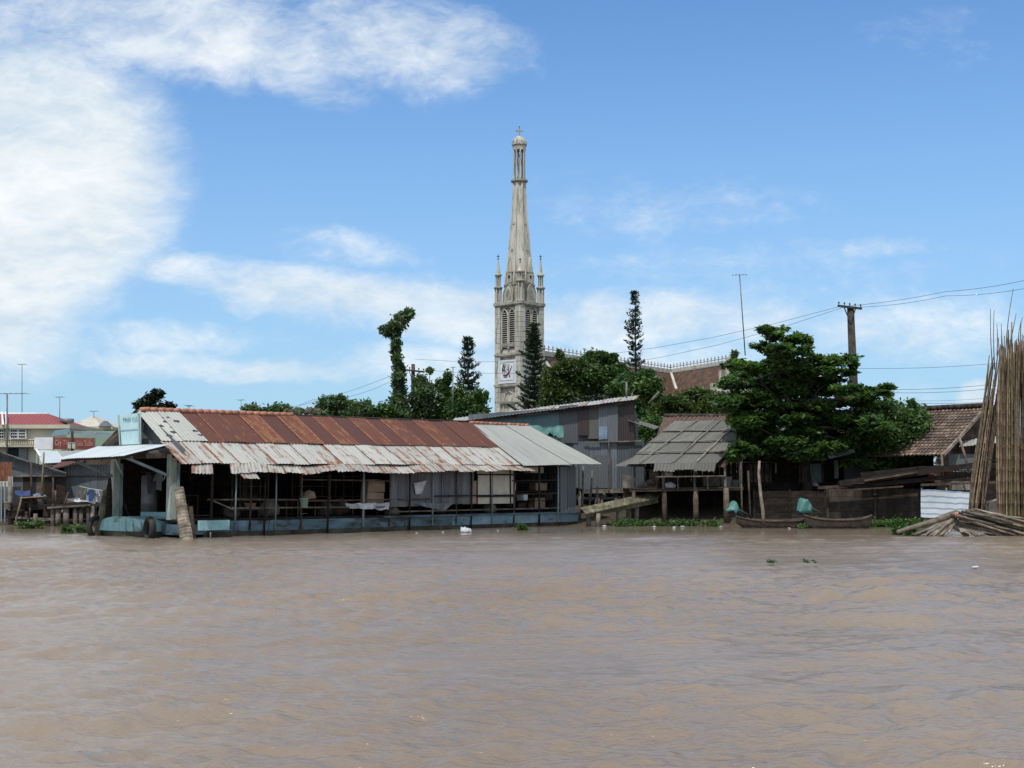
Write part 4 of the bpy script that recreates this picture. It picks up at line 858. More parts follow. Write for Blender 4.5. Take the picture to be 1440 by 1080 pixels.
for k,(x0,y0,x1,y1,Y,r_) in enumerate([(1180,680,1385,652,61.7,.17),(1200,684,1385,666,61.9,.13),(1210,668,1300,658,62.2,.14),(1290,660,1400,654,61.8,.16),(1150,686,1300,676,62.1,.09),(1215,676,1290,664,61.5,.06),(1175,690,1270,684,61.6,.05),(1295,682,1400,678,61.6,.08)]):
    a=P(x0,y0,Y);b=P(x1,y1,Y); MB().bar(a,b,r_*2,r_*1.4).build('timber_beam',M['wood_dark' if k<4 else 'wood'],None,False,None,['longest dark beam rising right above the retaining wall','dark beam just below the longest one','dark beam left behind the tree shade','thick dark beam below the tile roof house','pale edged beam lying on the retaining wall','short thin beam above the retaining wall','lowest thin plank on the wall top','thin plank above the striped tarp'][k],'beam','timber stacked on the bank')
MB().bar(P(1176,685,62.8),P(1215,681,62.8),.25,.12).build('rag_heap',M['wood_grey'],None,False,None,'flat grey bundle on the wall top left of the beams','bundle')
# ================================================================= TILE ROOF HOUSE (right)
th=thing('tile_roof_house',V(21,65,1.2),'weathered house with terracotta tile roof near the tall bamboo','house')
ap=P(1386,573,64); ec=P(1326,640,62); rdv=V(-.62,.78,0)*8
a,b,c,d_=ap+rdv,ap,ec,ec+rdv
def tilesheet(a,b,c,d,nu,nv,seed,amp=.03):
    mb=MB(); a,b,c,d=map(Vector,(a,b,c,d)); W=(b-a).length;H=(d-a).length; n=(b-a).cross(d-a).normalized()*-1; i0=0
    if n.z<0: n=-n
    for j in range(nv*2+1):
        t=(j//2+j%2)/nv if j<nv*2 else 1; t=min(t,1); off=(0 if j%2==0 else .05)
        for i in range(nu*4+1):
            u=i/(nu*4); p=(a*(1-u)+b*u)*(1-t)+(d*(1-u)+c*u)*t
            mb.v.append(tuple(p+n*(amp*math.sin(2*math.pi*u*nu)+off+.06*mnoise.noise(Vector((u*W*.5,t*H*.5,seed))))))
    m=nu*4+1
    for j in range(nv*2):
        for i in range(m-1):
            k=j*m+i; mb.f.append((k,k+m,k+m+1,k+1)); mb.r.append(random.random())
            g=lambda I,J:(I/(m-1)*W,J/(nv*2)*H); mb.uv.append([g(i,j),g(i,j+1),g(i+1,j+1),g(i+1,j)])
    return mb
tilesheet(a,b,c,d_,38,16,4).build('roof',M['terracotta'],th)
o2=P(1446,640,66); tilesheet(b+V(.02,0,0),a+V(.02,0,0),o2+rdv,o2,38,16,5).build('roof',M['terracotta'],th)
rt=MB()
for k in range(24): p=ap+rdv*(k/24)+V(0,0,.1); rt.tube([p,p+rdv*(1.12/24)+V(0,0,.02)],[.14,.11],8)
rt.build('ridge_cap',M['conc_dark'],th,True)
gw_=MB(); inn=V(-.12,.15,0)*2
for k in range(14):
    z=1.3+k*.3; z2=z+.29
    def ex(z,s):
        zt=ap.z; ze=ec.z-.05
        f=1 if z<=ze else max(0.02,(zt-z)/(zt-ze)); e=ec if s<0 else o2; return ap.lerp(V(e.x,e.y,ap.z),f*.97)
    if z2>ap.z-.1: break
    p,q,p2,q2=[V(v.x,v.y,0)+inn for v in (ex(z,-1),ex(z,1),ex(z2,-1),ex(z2,1))]
    th_=V(-.04,.05,0)
    gw_.hexa([p+V(0,0,z),q+V(0,0,z),q+th_+V(0,0,z),p+th_+V(0,0,z),p2+V(0,0,z2),q2+V(0,0,z2),q2+th_+V(0,0,z2),p2+th_+V(0,0,z2)])
gw_.build('gable_wall',M['wood'],th)
MB().bar(ap+V(0,-.06,-.02),ec+V(0,-.06,-.02),.08,.14).build('barge_board',M['log'],th)
MB().sheet(P(1352,620,63.5),P(1412,612,63.5),P(1412,622,62.6),P(1350,628,62.6),pw=.8,seed=95,wave=.16).build('lean_to_roof',M['galv_clean'],th)
MB().box(P(1352,650,62.9),(1.7,.05,.75)).build('wall_sheet',M['wall_metal2'],th)
MB().box(P(1355,683,62.9),(1.4,.08,.4)).build('low_wall',M['conc'],th)
MB().box(P(1395,660,63.6),(1.6,.1,3.0)).build('dark_wall',M['wood_dark'],th)
for k,(x0,y0,x1,y1,lb) in enumerate([(1348,612,1366,680,'pale prop pole leaning under the tile roof'),(1324,638,1325,690,'thin upright pole at the tile roof corner')]):
    MB().tube([P(x0,y0,61.9),P((x0+x1)/2+1.5,(y0+y1)/2,61.9),P(x1,y1,61.9)],.055,6).build('prop_pole',M['log'],None,True,None,lb,'pole')
for k,(x,y) in enumerate([(1333,665),(1310,671)]): basin(P(x,y+6,62.5),.16,.36,['rusty red can beside the pale prop pole','rusty red can left of the tile roof corner pole'][k],'sign_red','can','can',1.02)
tp=thing('striped_tarp',P(1330,727,60),'white tarp with blue stripes hung as a low fence by the logs','tarp')
MB().cloth(P(1295,688,60.2),P(1366,692,59.8),P(1366,730,59.6),P(1295,727,60.0),24,12,.07,91).build('tarp_sheet',M['stripe'],tp,True)
for x in (1296,1331,1365): MB().tube([P(x,686,60.3),P(x,738,60.3)],.04,6).build('tarp_pole',M['wood_grey'],tp,True)
# ================================================================= BAMBOO
def bamboo(p,q,r_,mat,label,group,bend=0,seed=0,name='bamboo_pole'):
    p=Vector(p);q=Vector(q); L=(q-p).length; n=max(6,int(L/.42)); rd=random.Random(seed); pts=[];rad=[]
    bd=V(rd.uniform(-1,1),rd.uniform(-1,1),0)*bend
    for i in range(n+1):
        t=i/n; c=p.lerp(q,t)+bd*math.sin(math.pi*t); d=(q-p).normalized(); rr=r_*(1-.55*t)
        if 0<i<n: pts+= [c-d*.02,c,c+d*.02]; rad+=[rr,rr*1.18,rr*.98]
        else: pts.append(c); rad.append(rr)
    return MB().tube(pts,rad,6).build(name,M[mat],None,True,None,label,'bamboo pole',group)
rd=random.Random(21)
for k in range(228):
    row=k//38; x=1405+(k%38)*2.15+rd.uniform(-2,2); Y=51.0+row*.22+rd.uniform(-.1,.1); xt=x+rd.uniform(-2.5,2.5)+1.5
    top=476+rd.uniform(0,22)+(10 if x<1416 else 0)-(26*rd.random() if rd.random()<.2 else 0)
    if x>1431: top-= rd.uniform(0,8)
    b0=P(x,732,Y); b0.z=-.15
    bamboo(b0,P(xt,top,Y+.5),rd.uniform(.03,.05),'bamboo' if rd.random()<.72 else 'bamboo_red','tall dry bamboo pole standing in the thick upright bundle at the right edge','bamboo poles in the upright bundle',.1,k)
for k in range(34):
    x0=1362+rd.uniform(0,22); s_=(x0-1362)/22; x1=1392+s_*20+rd.uniform(-3,3); yt=rd.choice([500,510,520,530,540,550,560,575])+rd.uniform(-10,10)
    b0=P(x0,722,52.6+.12*(k%4)); f_=(722-yt)/(722-500); bamboo(b0,P(x0+(x1-x0)*min(f_,1)**.9+max(0,f_-1)*10,yt,54.2+.1*(k%3)),rd.uniform(.03,.048),'bamboo_red' if k%3 else 'bamboo','long reddish bamboo pole leaning right against the upright bundle','bamboo poles leaning against the bundle',.1,300+k)
for k,(x0,y0,x1,y1) in enumerate([(1396,520,1393,434),(1399,520,1398,436),(1402,500,1402,456),(1414,500,1425,406),(1419,490,1429,441),(1411,500,1408,455),(1432,480,1438,446),(1440,480,1446,430)]):
    bamboo(P(x0,y0,52.5),P(x1,y1,52.7),.022,'bamboo_red','thin bamboo tip sticking up above the bundles','thin tips above the bamboo bundles',.05,200+k,'bamboo_cane')
MB().tube([P(1382,640,52.0),P(1392,646,51.9),P(1402,650,52.0)],.02,5).build('binding_cord',M['wire'],None,True,None,'cord tied round the leaning bamboo poles','cord')
# ---------------------------------------------------------------- log pile
LOGS=[(1290,751,1344,729,.09,'thin log between the two lowest logs of the left fan'),(1306,754,1345,731,.08,'thin stick right of the steep log'),(1330,754,1343,735,.07,'stub beside the short log of the fan'),(1341,724,1448,752,.055,'thin pole tucked beside the uppermost long pole'),(1348,722,1458,750,.05,'slender pole between the second and third long poles'),(1362,720,1466,746,.05,'slender pole near the top of the sloping stack'),(1262,749,1345,722,.17,'longest pale log pointing down left into the water'),(1285,752,1345,733,.15,'pale log under the longest one'),(1300,753,1342,728,.12,'steep log in the left fan of the pile'),(1312,754,1344,726,.11,'log right of the steep one in the left fan'),(1322,753,1342,736,.1,'short log at the tip of the left fan'),
 (1338,722,1452,754,.09,'uppermost long pole sloping down right'),(1345,719,1456,748,.08,'second long pole sloping right'),(1352,718,1460,744,.075,'third long pole sloping right'),(1358,717,1462,739,.07,'fourth long pole sloping right'),(1366,716,1470,736,.07,'topmost thin pole sloping right'),
 (1345,727,1430,753,.085,'lower long pole sloping right'),(1342,735,1400,754,.08,'short pole in the dark gap of the pile'),(1350,740,1375,754,.07,'stub pole low in the middle of the pile'),(1372,720,1465,752,.07,'thin pole between the long ones on the right'),(1340,742,1362,754,.09,'short block of wood below the fan apex')]
for k,(x0,y0,x1,y1,r_,lb) in enumerate(LOGS):
    r_*=.62
    Ya,Yb=(49.0,50.2) if x0<1335 and y1<y0 else (50.2-.08*(k%4),49.6+.15*(k%3)); p,q=P(x0,y0,Ya),P(x1,y1,Yb); rq=random.Random(k)
    pts=[p.lerp(q,i/6)+V(0,0,rq.uniform(-.02,.02)) for i in range(7)]; MB().tube(pts,[r_*rq.uniform(.85,1.08)*(.7+.1*i_) for i_ in range(7)],9).build('log',M['log' if k%4 else 'wood_grey'],None,True,None,lb,'log','logs and poles piled at the water edge')
mbk=MB().sheet(P(1348,733,50.3),P(1412,733,50.3),P(1425,754,49.7),P(1352,748,49.7),pw=3,wave=3,amp=.01,seed=99,sag=.12); mbk.build('mat',M['log'],None,False,None,'worn grey mat half under the sloping poles','mat')
MB().lathe(P(1345,724,49.9),[(.05,-.1),(.1,.0),(.09,.07),(.03,.11)],10).build('stump',M['ridge_tile'],None,True,None,'reddish knob of wood at the apex of the log pile','stump')
rq=random.Random(44)
for k in range(22):
    t_=rq.random(); x0=1340+34*t_+rq.uniform(-4,4); y0=724-9*t_+rq.uniform(-1,2); x1=x0+rq.uniform(55,95); y1=y0+(x1-x0)*rq.uniform(.22,.31); Ya=50.1+rq.uniform(-.3,.5)
    p,q=P(x0,y0,Ya),P(x1,min(y1,756),Ya-rq.uniform(.1,.5)); r_=rq.uniform(.022,.045); MB().tube([p.lerp(q,i/5)+V(0,0,rq.uniform(-.03,.03)) for i in range(6)],r_,6).build('thin_pole',M[['log','bamboo','wood_grey'][k%3]],None,True,None,'thin weathered pole in the loose stack sloping right from the log pile','pole','thin poles stacked over the log pile')
for k in range(7):
    x0=1278+k*8+rq.uniform(-3,3); p,q=P(x0,755,49.1),P(1341+rq.uniform(-4,3),726+rq.uniform(0,6),50.1); MB().tube([p.lerp(q,i/5)+V(0,0,rq.uniform(-.03,.03)) for i in range(6)],rq.uniform(.03,.05),6).build('thin_pole',M['log' if k%2 else 'wood'],None,True,None,'thin stick laid among the logs of the left fan','pole','thin sticks in the left fan of the log pile')
MB().bar(P(1385,716,54),P(1425,706,54),.9,.5).build('stone_block',M['conc'],None,False,None,'grey block behind the foot of the leaning bamboo','block')
# ================================================================= SAMPANS
def sampan(x0,x1,Y,label,seed,yaw=0,hh=.5):
    a=P(x0,740,Y);b=P(x1,740,Y); L=abs(b.x-a.x); c=(a+b)/2; c.z=0
    t=thing('sampan',c,label,'boat','sampans moored under the big tree'); n=18; m=8
    out=MB(); rows=[]
    for k in range(n+1):
        s=k/n*2-1; wd=.52*(1-abs(s)**3.0)+.05; sheer=hh*.62+.2*abs(s)**3; keel=-.14+.34*abs(s)**5
        row=[]
        for j in range(m+1):
            q=j/m*2-1; y=wd*math.copysign(abs(math.sin(q*math.pi/2))**.7,q); z=keel+(sheer-keel)*(abs(q)**2.4); row.append(c+V(s*L/2,y,z))
        rows.append(row)
    for row in rows: out.v+=[tuple(p) for p in row]
    inner0=len(out.v)
    for k,row in enumerate(rows):
        for p in row: d=p-c; out.v.append(tuple(c+V(d.x*.97,d.y*.88,d.z+.045 if abs(d.y)<.3 else d.z)))
    W=m+1
    for k in range(n):
        for j in range(m):
            q=(k*W+j,(k+1)*W+j,(k+1)*W+j+1,k*W+j+1); out.f.append(q[::-1]); out.f.append(tuple(inner0+i for i in q)); out.uv+=[[(0,0)]*4]*2; out.r+=[.5+.2*(j%2)]*2
        for j in (0,m): out.f.append((k*W+j,(k+1)*W+j,inner0+(k+1)*W+j,inner0+k*W+j)); out.uv.append([(0,0)]*4); out.r.append(.9)
    out.build('hull',M['wet_wood'],t)
    for j in (0,m): MB().tube([rows[k][j]+V(0,0,.02) for k in range(n+1)],.035,6).build('gunwale',M['wood'],t,True)
    for s in (.3,.5,.7): 
        r_=rows[int(n*s)]; MB().bar(r_[1]+V(0,0,.0),r_[m-1]+V(0,0,.0),.2,.03).build('thwart',M['wood'],t)
    return t
sampan(1035,1150,59.8,'dark sampan on the left with its stern by the stilt',1,hh=.42)
sampan(1131,1226,58.6,'brown sampan on the right with raised bow by the weeds',2,hh=.55)
def motor(x,y,Y,label,s=1):
    s*=.85; c=P(x,y,Y); t=thing('boat_motor',V(c.x,c.y,c.z-.5),label,'boat motor','cloth covered motors on the sampans')
    mb=MB(); mb.lathe(c,[(.42*s,-.36*s),(.36*s,-.2*s),(.31*s,0),(.25*s,.14*s),(.15*s,.23*s),(.04*s,.26*s)],14)
    mb.v=[tuple(Vector(v)+V(mnoise.noise(Vector(v)*3),mnoise.noise(Vector(v)*3+V(5,0,0)),mnoise.noise(Vector(v)*3+V(0,5,0)))*.14+Vector((0,0,.09*math.sin(v[0]*19+v[1]*11) if v[2]<c.z-.1*s else 0))) for v in mb.v]
    mb.build('cloth_cover',M['teal'],t,True)
    MB().box(c+V(0,0,-.42*s),(.4*s,.35*s,.3*s),.2).build('engine_block',M['iron'],t)
    MB().bar(c+V(0,0,-.6*s),c+V(0,0,-.3*s),.2).build('mount',M['iron'],t)
    MB().tube([c+V(.2,0,-.15*s),c+V(.95*s,-.1,-.55*s)],.03,7).build('drive_shaft',M['iron'],t,True)
motor(1031,712,60.2,'motor under a bright teal cloth at the stern of the left sampan',.85); motor(1131,708,59.4,'motor under a domed teal cloth between the two sampans',1.0)
for k,(pts,lb) in enumerate([([(1074,742),(1073,720),(1069,690),(1067,665),(1068,648)],'crooked pale pole standing in the water beside the left sampan'),([(1056,742),(1054,700),(1052,662)],'thin dark pole left of the crooked pale one'),([(1044,742),(1043,700),(1042,650)],'upright post at the right of the stilt house')]):
    MB().tube([P(x,y,59.2+k*.8) for x,y in pts],[.085,.08,.07,.06,.05][:len(pts)] if k==0 else .04,8).build('water_pole',M['log' if k==0 else 'wood'],None,True,None,lb,'pole')
# ================================================================= FLOATING WEEDS
def weed(name,segs,n,size,label,seed,hh=.3):
    r=np.random.default_rng(seed); v=[];rv=[]
    bl=[]
    for (x,y,rx,ry,Y) in segs:
        c=P(x,y,Y); c.z=.1; s=Y/F; bl.append((c,(rx*s,max(.25,ry*s*4),hh)))
    o=leaves(name,M['weed'],None,bl,n,size,seed,14,.5,.5,1.2,.3,base=tuple(bl[0][0]),kind='stuff'); o['label']=label
weed('water_hyacinth',[(870,734,18,4,61.5),(895,733,22,4,62),(930,733,25,4,62),(965,732,25,4,62),(1000,733,18,4,61.5)],2300,.11,'green water hyacinth floating along the foot of the gangway and stilt house',1,.26)
weed('water_weeds',[(1215,733,12,4,60),(1240,731,22,5,60.5),(1270,730,22,5,60.5),(1290,724,15,5,60),(1265,745,14,3,51),(1280,748,10,2,50)],3300,.11,'green weeds at the water edge left of the log pile',2,.3)
weed('floating_weeds',[(95,748,12,3,52),(112,743,10,4,53),(122,745,9,4,53),(40,742,20,2,58)],900,.12,'patch of green weeds floating left of the houseboat bow',3,.22)
weed('weed_clump',[(733,742,10,2,56),(640,738,3,1,60)],500,.09,'small green weed clump drifting by the houseboat side',4,.12)
weed('weed_strand',[(1085,795,10,1,31),(1133,795,5,1,31),(1146,797,2,1,31)],160,.05,'thin strand of weeds drifting in open water',5,.04)
weed('pole_weeds',[(1128,738,8,3,58.2),(445,745,12,2,52)],500,.1,'few green leaves between the sampans',6,.15)
t=thing('plastic_bag',P(655,748,53),'white tied plastic bag floating beside the houseboat','bag'); 
mb=MB(); mb.lathe(P(655,749,53),[(.1,-.08),(.19,0),(.21,.09),(.15,.17),(.05,.21)],14); mb.v=[tuple(Vector(v)+V(mnoise.noise(Vector(v)*9),mnoise.noise(Vector(v)*9+V(3,0,0)),mnoise.noise(Vector(v)*9+V(0,3,0)))*.13) for v in mb.v]; mb.build('bag_body',M['white_cloth'],t,True)
for k,(x,y,Y,s) in enumerate([(850,736,61,.12),(920,737,60,.1),(948,739,59,.1),(960,736,60,.13),(623,747,53,.06),(586,748,52,.07),(700,745,55,.05),(1014,737,60,.1),(1110,739,58,.08),(1372,799,30,.1)]):
    s*=.6; c=P(x,y,Y); c.z=.02; mb=MB(); mb.lathe(c,[(s*.4,-.03),(s,0),(s*.8,s*.4),(s*.2,s*.6)],8,ax=(1.4,.8)); mb.v=[tuple(Vector(v)+V(mnoise.noise(Vector(v)*15)*.04,0,mnoise.noise(Vector(v)*17)*.02)) for v in mb.v]
    mb.build('floating_litter',M['white_cloth'],None,True,None,['white scrap of litter %s'%s for s in ('at the foot of the gangway','left of the middle stilts in the hyacinth','outermost in the hyacinth before the stilt house','among hyacinth before the stilt house middle','left of the white bag','farthest left along the houseboat hull','right of the white bag','by the right stilt','before the left sampan','drifting in open water at the right')][k],'litter','floating scraps of litter')
# ================================================================= LEFT BANK
ls=thing('riverside_shack',P(45,735,64),'grey tin shack with sloping roof at the left edge','shack')
YL=64
MB().sheet(P(-40,622,YL),P(92,664,YL),P(92,668,YL),P(-40,668,YL),pw=1.6,wave=.16,amp=.012,nv=2,jit=0,seed=110).build('gable_wall',M['wall_metal'],ls)
MB().sheet(P(-30,629,YL+5),P(95,667,YL+5),P(92,666,YL-.3),P(-30,628,YL-.3),pw=.9,wave=.16,amp=.015,seed=111).build('roof',M['galv_clean'],ls)
MB().bar(P(-30,630,YL-.3),P(93,667,YL-.3),.05,.08).build('fascia',M['wood_dark'],ls)
wl=MB(); cols=[(18,32,'wall_metal2'),(32,44,'wood_dark'),(44,51,'dark'),(51,62,'wood'),(62,74,'wood_dark'),(74,92,'wood_dark')]
for (a_,b_,m_) in cols: MB().hexa([P(a_,706,YL),P(b_,706,YL),P(b_,706,YL)+V(0,.08,0),P(a_,706,YL)+V(0,.08,0),P(a_,668,YL),P(b_,668,YL),P(b_,668,YL)+V(0,.08,0),P(a_,668,YL)+V(0,.08,0)]).build('wall_panel',M[m_],ls)
MB().bar(P(75,668,YL-.1),P(75,712,YL-.1),.09).build('post',M['wood'],ls)
MB().bar(P(15,669,YL-.1),P(92,669,YL-.1),.08).build('lintel',M['wood_grey'],ls)
MB().sheet(P(-30,650,YL-.6),P(16,650,YL-.6),P(15,677,YL-.6),P(-30,677,YL-.6),pw=.6,wave=.12,amp=.01,seed=112).build('rusty_panel',M['rust'],ls)
for x in (2,7): MB().bar(P(x,678,YL-.6),P(x,735,YL-.6),.07).build('post',M['post_blue'],ls)
MB().bar(P(-30,712,YL+1.5),P(150,712,YL+1.5),3,.1).build('floor',M['wood_dark'],ls)
MB().tube([P(15,742,YL-1),P(14,670,YL-1)],[.13,.1],8).build('gate_post',M['wood_grey'],None,True,None,'stout weathered post in front of the rusty panel at the left edge','post')
s2=thing('tin_shack',P(118,735,66),'low grey tin shack with rusty roof between the left shack and the houseboat','shack')
MB().sheet(P(92,655,66),P(160,636,66),P(160,700,66),P(88,700,66),pw=.9,wave=.14,amp=.012,seed=113).build('wall',M['wall_metal2'],s2)
MB().sheet(P(92,645,71),P(165,628,71),P(160,640,65.5),P(68,660,65.5),pw=.9,wave=.18,amp=.02,seed=114,jit=.06).build('roof',M['rust'],s2)
MB().bar(P(92,669,65.9),P(160,668,65.9),.05).build('girt',M['wood_grey'],s2)
MB().bar(P(68,661,65.5),P(160,641,65.5),.05,.06).build('fascia',M['wood_dark'],s2)
# platform & piles of the left bank
pf=thing('pile_platform',P(90,738,62),'ramshackle plank platform on short piles at the left bank','platform')
for k,(x,yt,r_) in enumerate([(74,716,.09),(82,712,.13),(93,712,.14),(106,714,.1),(114,716,.09),(124,714,.08),(130,712,.09),(50,722,.1)]): MB().tube([P(x,yt,61.5),P(x,744,61.5)],r_,8).build('pile',M['wood_grey' if k%3 else 'log'],pf,True)
MB().bar(P(70,714,61.6),P(130,710,61.6),.7,.07).build('plank_top',M['wood_grey'],pf)
for k,(y,m_) in enumerate(((733,'wood'),(728,'wood_grey'),(737,'wood_dark'))): MB().bar(P(25-3*k,y,62.2-.2*k),P(108-10*k,y+3,62.2-.2*k),.12,.1).build('cross_plank',M[m_],pf)
for k,(x0,y0,x1,y1) in enumerate([(20,742,31,698),(44,705,44,650),(58,698,62,636),(78,705,78,690),(90,712,96,692),(60,706,61,664),(41,738,43,700)]):
    MB().tube([P(x0,y0,61.6),P(x1,y1,61.8)],.045,6).build('bamboo_stick',M['bamboo' if k in(0,2) else 'wood'],None,True,None,['slanted bamboo stick right of the stout gate post','upright stick in front of the shack doorway','tall bamboo stick rising before the left shack','short stick left of the piles','leaning stick above the piles','thin stick beside the tall bamboo one','short stick under the blue tarps'][k],'stick','sticks on the left bank')
def tarp2(x0,y0,x1,y1,h,Y,mat,label,seed):
    a,b=P(x0,y0,Y+.9),P(x1,y1,Y+.9); c,d_=P(x1,y1+h,Y),P(x0,y0+h,Y); MB().cloth(a,b,c,d_,14,8,.1,seed).build('folded_tarp',M[mat],None,True,None,label,'tarp')
tarp2(21,690,45,690,6,61.8,'navy','dark blue tarp on the frame at the left bank',120); tarp2(42,696,64,694,7,61.6,'sky_tarp','light blue tarp right of the dark blue one',121)
tarp2(95,701,110,700,6,61.5,'grey_sheet','greyish cloth heap left of the laundry',122); tarp2(104,702,134,702,5,61.4,'white_cloth','white cloth lying below the laundry line',123)
MB().bar(P(30,700,61.7),P(64,698,61.7),.5,.05).build('plank_shelf',M['cardboard'],None,False,None,'plank shelf under the blue tarps','shelf')
tag(MB().tube([P(112,684,61.5),P(125,687,61.5),P(144,690,61.5)],.025,5).build('laundry_pole',M['post']),'pale laundry pole slanting left of the houseboat bow','pole')
for k,(x,w_,m_,lb) in enumerate([(117,.28,'wood_grey','tan garment leftmost on the laundry pole'),(123,.2,'sky_tarp','pale blue garment on the laundry pole'),(129,.26,'navy','navy garment in the middle of the laundry pole'),(135,.24,'white_cloth','white garment right of the navy one on the laundry pole'),(141,.22,'grey_sheet','grey garment rightmost on the laundry pole')]):
    shirt(P(x,686+ (x-112)*.17,61.45),w_,.5,lb,m_,V(1,0,0),130+k,'washing on the laundry pole')
rr_=random.Random(77)
nm=['rightmost','behind the piles','by the gate post','below the blue tarp','left of the piles','under the white cloth','above the cross planks','beside the short sticks','near the tall bamboo stick','under the laundry','at the left edge','behind the slanted stick']
for k in range(12):
    x=rr_.uniform(18,135); y=rr_.uniform(704,724); crate(P(x,y,63.2+rr_.uniform(-.6,.8)),(rr_.uniform(.4,.9),.4,rr_.uniform(.25,.5)),rr_.uniform(-.4,.4),'dark box of scrap on the left bank, '+nm[k],['wood_dark','wood','wood_dark','conc_dark'][k%4],'crate','scrap_crate')
basin(P(85,722,62.6),.2,.12,'shallow white bowl on the platform boxes','white_paint','bowl','bowl'); basin(P(10,716,62.5),.16,.34,'cream bucket beside the left edge post','cream','bucket','bucket',1.03)
# --------------------------------------------------------- cream house and neighbours
ch=thing('cream_house',P(40,700,96),'cream two storey house with red hipped roof at the far left','house')
def wbox(x0,x1,yt,yb,Y,dp=6,mb=None):
    a,b=P(x0,yb,Y),P(x1,yb,Y); zt=P(x0,yt,Y).z; return (mb or MB()).hexa([a,b,b+V(0,dp,0),a+V(0,dp,0),V(a.x,a.y,zt),V(b.x,b.y,zt),V(b.x,b.y+dp,zt),V(a.x,a.y+dp,zt)])
wbox(-60,97,600,684,96,8).build('wall',M['house_cream'],ch)
wbox(-60,98,597,602.5,95.6,8.4).build('cornice',M['house_cream'],ch)
wbox(-60,60,625,628.5,95.2,1).build('balcony_ledge',M['house_cream'],ch)
zc=P(0,597,95.6).z+.01
def rp(x,Y,y=None): p=P(x,597,Y); return V(p.x,Y,zc if y is None else P(x,y,Y).z)
rl=P(-60,580,99.5);rr2=P(68,583,99.5); rr2.z=rl.z=P(0,582,99.5).z
e_l,e_r,b_r,b_l=V(P(-60,0,95.6).x,95.6,zc),V(P(98,0,95.6).x,95.6,zc),V(P(98,0,95.6).x,104,zc),V(P(-60,0,95.6).x,104,zc)
rf=MB(); W=(e_r-e_l).length; rf.face([e_l,e_r,rr2,rl],[(0,0),(W,0),(W-1.5,4),(0,4)]); rf.face([e_r,b_r,rr2],[(0,0),(8,0),(4,4)]); rf.face([b_r,b_l,rl,rr2],[(0,0),(W,0),(W,4),(0,4)]); rf.face([b_l,e_l,rl],[(0,0),(8,0),(4,4)]); rf.build('roof',M['red_roof'],ch)
MB().tube([rl,rr2],.09,6).build('ridge_cap',M['white_paint'],ch,True)
for x in (4,9.5): 
    MB().hexa([P(x-1.6,597,95.3),P(x+1.8,597,95.3),P(x+1.8,597,96),P(x-1.6,597,96),P(x-2.2,579,97.5),P(x-.6,578,97.5),P(x-.6,578,98),P(x-2.2,579,98)]).build('roof_fin',M['white_paint'],ch)
for (x0,x1) in ((14.5,36.5),(-14,5)):
    w1=wbox(x0,x1,604,616.5,95.9,.3).build('window',M['dark'],ch)
    fm=MB(); n=8 if x0>0 else 7
    for k in range(n+1):
        if k%4==0: x=x0+(x1-x0)*k/n; fm.bar(P(x,604,95.8),P(x,616.5,95.8),.07)
        else: x=x0+(x1-x0)*k/n; fm.bar(P(x,604,95.8),P(x,616.5,95.8),.025)
    for y in (604,608,612,616.5): fm.bar(P(x0,y,95.75),P(x1,y,95.75),.035)
    fm.build('window_frame',M['white_paint'],w1)
wbox(10,26,630,650,95.85,.3).build('garage_opening',M['dark'],ch); wbox(26,38,630,650,95.85,.3).build('shutter',M['steel'],ch)
rl_=MB(); 
for k in range(16): rl_.bar(P(8+k*2.6,619.5,95.1),P(8+k*2.6,626,95.1),.03)
rl_.bar(P(6,619.5,95.1),P(48,619.5,95.1),.05); rl_.build('balcony_railing',M['iron'],ch)
c2=thing('hip_roof_house',P(128,690,104),'pale house with small pinkish hipped roof right of the cream house','house')
wbox(97,157,603,684,104,8).build('wall',M['house_cream'],c2); wbox(96,158,600,604,103.7,8.5).build('cornice',M['house_cream'],c2)
z0=P(0,600,103.7).z+.01; A_=V(P(106,0,103.7).x,103.7,z0);B_=V(P(157,0,103.7).x,103.7,z0);T_=P(131,585,106.5); Bb=B_+V(0,8,0);Ab=A_+V(0,8,0); T2=T_+V(0,1.5,0)
MB().face([A_,B_,T_],[(0,0),(3,0),(1.5,2)]).face([B_,Bb,T2,T_],[(0,0),(3,0),(3,2),(1,2)]).face([Bb,Ab,T2],[(0,0),(3,0),(1,2)]).face([Ab,A_,T_,T2],[(0,0),(3,0),(2,2),(0,2)]).build('roof',M['cream'],c2)
MB().prism([P(138,599.5,103.5),P(155,599.5,103.5),P(146,591.5,104.5)],(0,1,0)).build('dormer',M['wall_metal'],c2)
MB().tube([P(94,595,98),P(94,589,98)],.5,12).build('water_tank',M['steel'],None,True,None,'rounded grey water tank on the roof between the two far left houses','tank')
gh=thing('green_house',P(120,690,88),'pale green house front behind the red sign board','house')
wbox(92,160,606,684,88,6).build('wall',M['house_green'],gh); wbox(50,96,632,684,87.6,5).build('lower_wall',M['lime'],gh)
MB().sheet(P(78,605,87),P(97,603,87),P(96,611,85.6),P(72,613,85.6),pw=.9,seed=140).build('awning',M['teal_sheet'],gh)
MB().sheet(P(97,605,87),P(155,609,87),P(152,612,85.8),P(96,609,85.8),pw=.9,seed=141).build('awning',M['wall_metal'],gh)
wbox(66,76,638,650,87.5,.3).build('window',M['dark'],gh)
rs=thing('shop_sign',P(104,634,84),'long faded red sign board with pinkish lettering above the tin roofs','sign')
a_=P(75,631.5,84);b_=P(133,632.5,84); hs=P(75,615,84).z-a_.z
MB().hexa([a_,b_,b_+V(0,.12,0),a_+V(0,.12,0),a_+V(0,0,hs),b_+V(0,0,hs),b_+V(0,.12,hs),a_+V(0,.12,hs)]).build('board',M['sign_red'],rs)
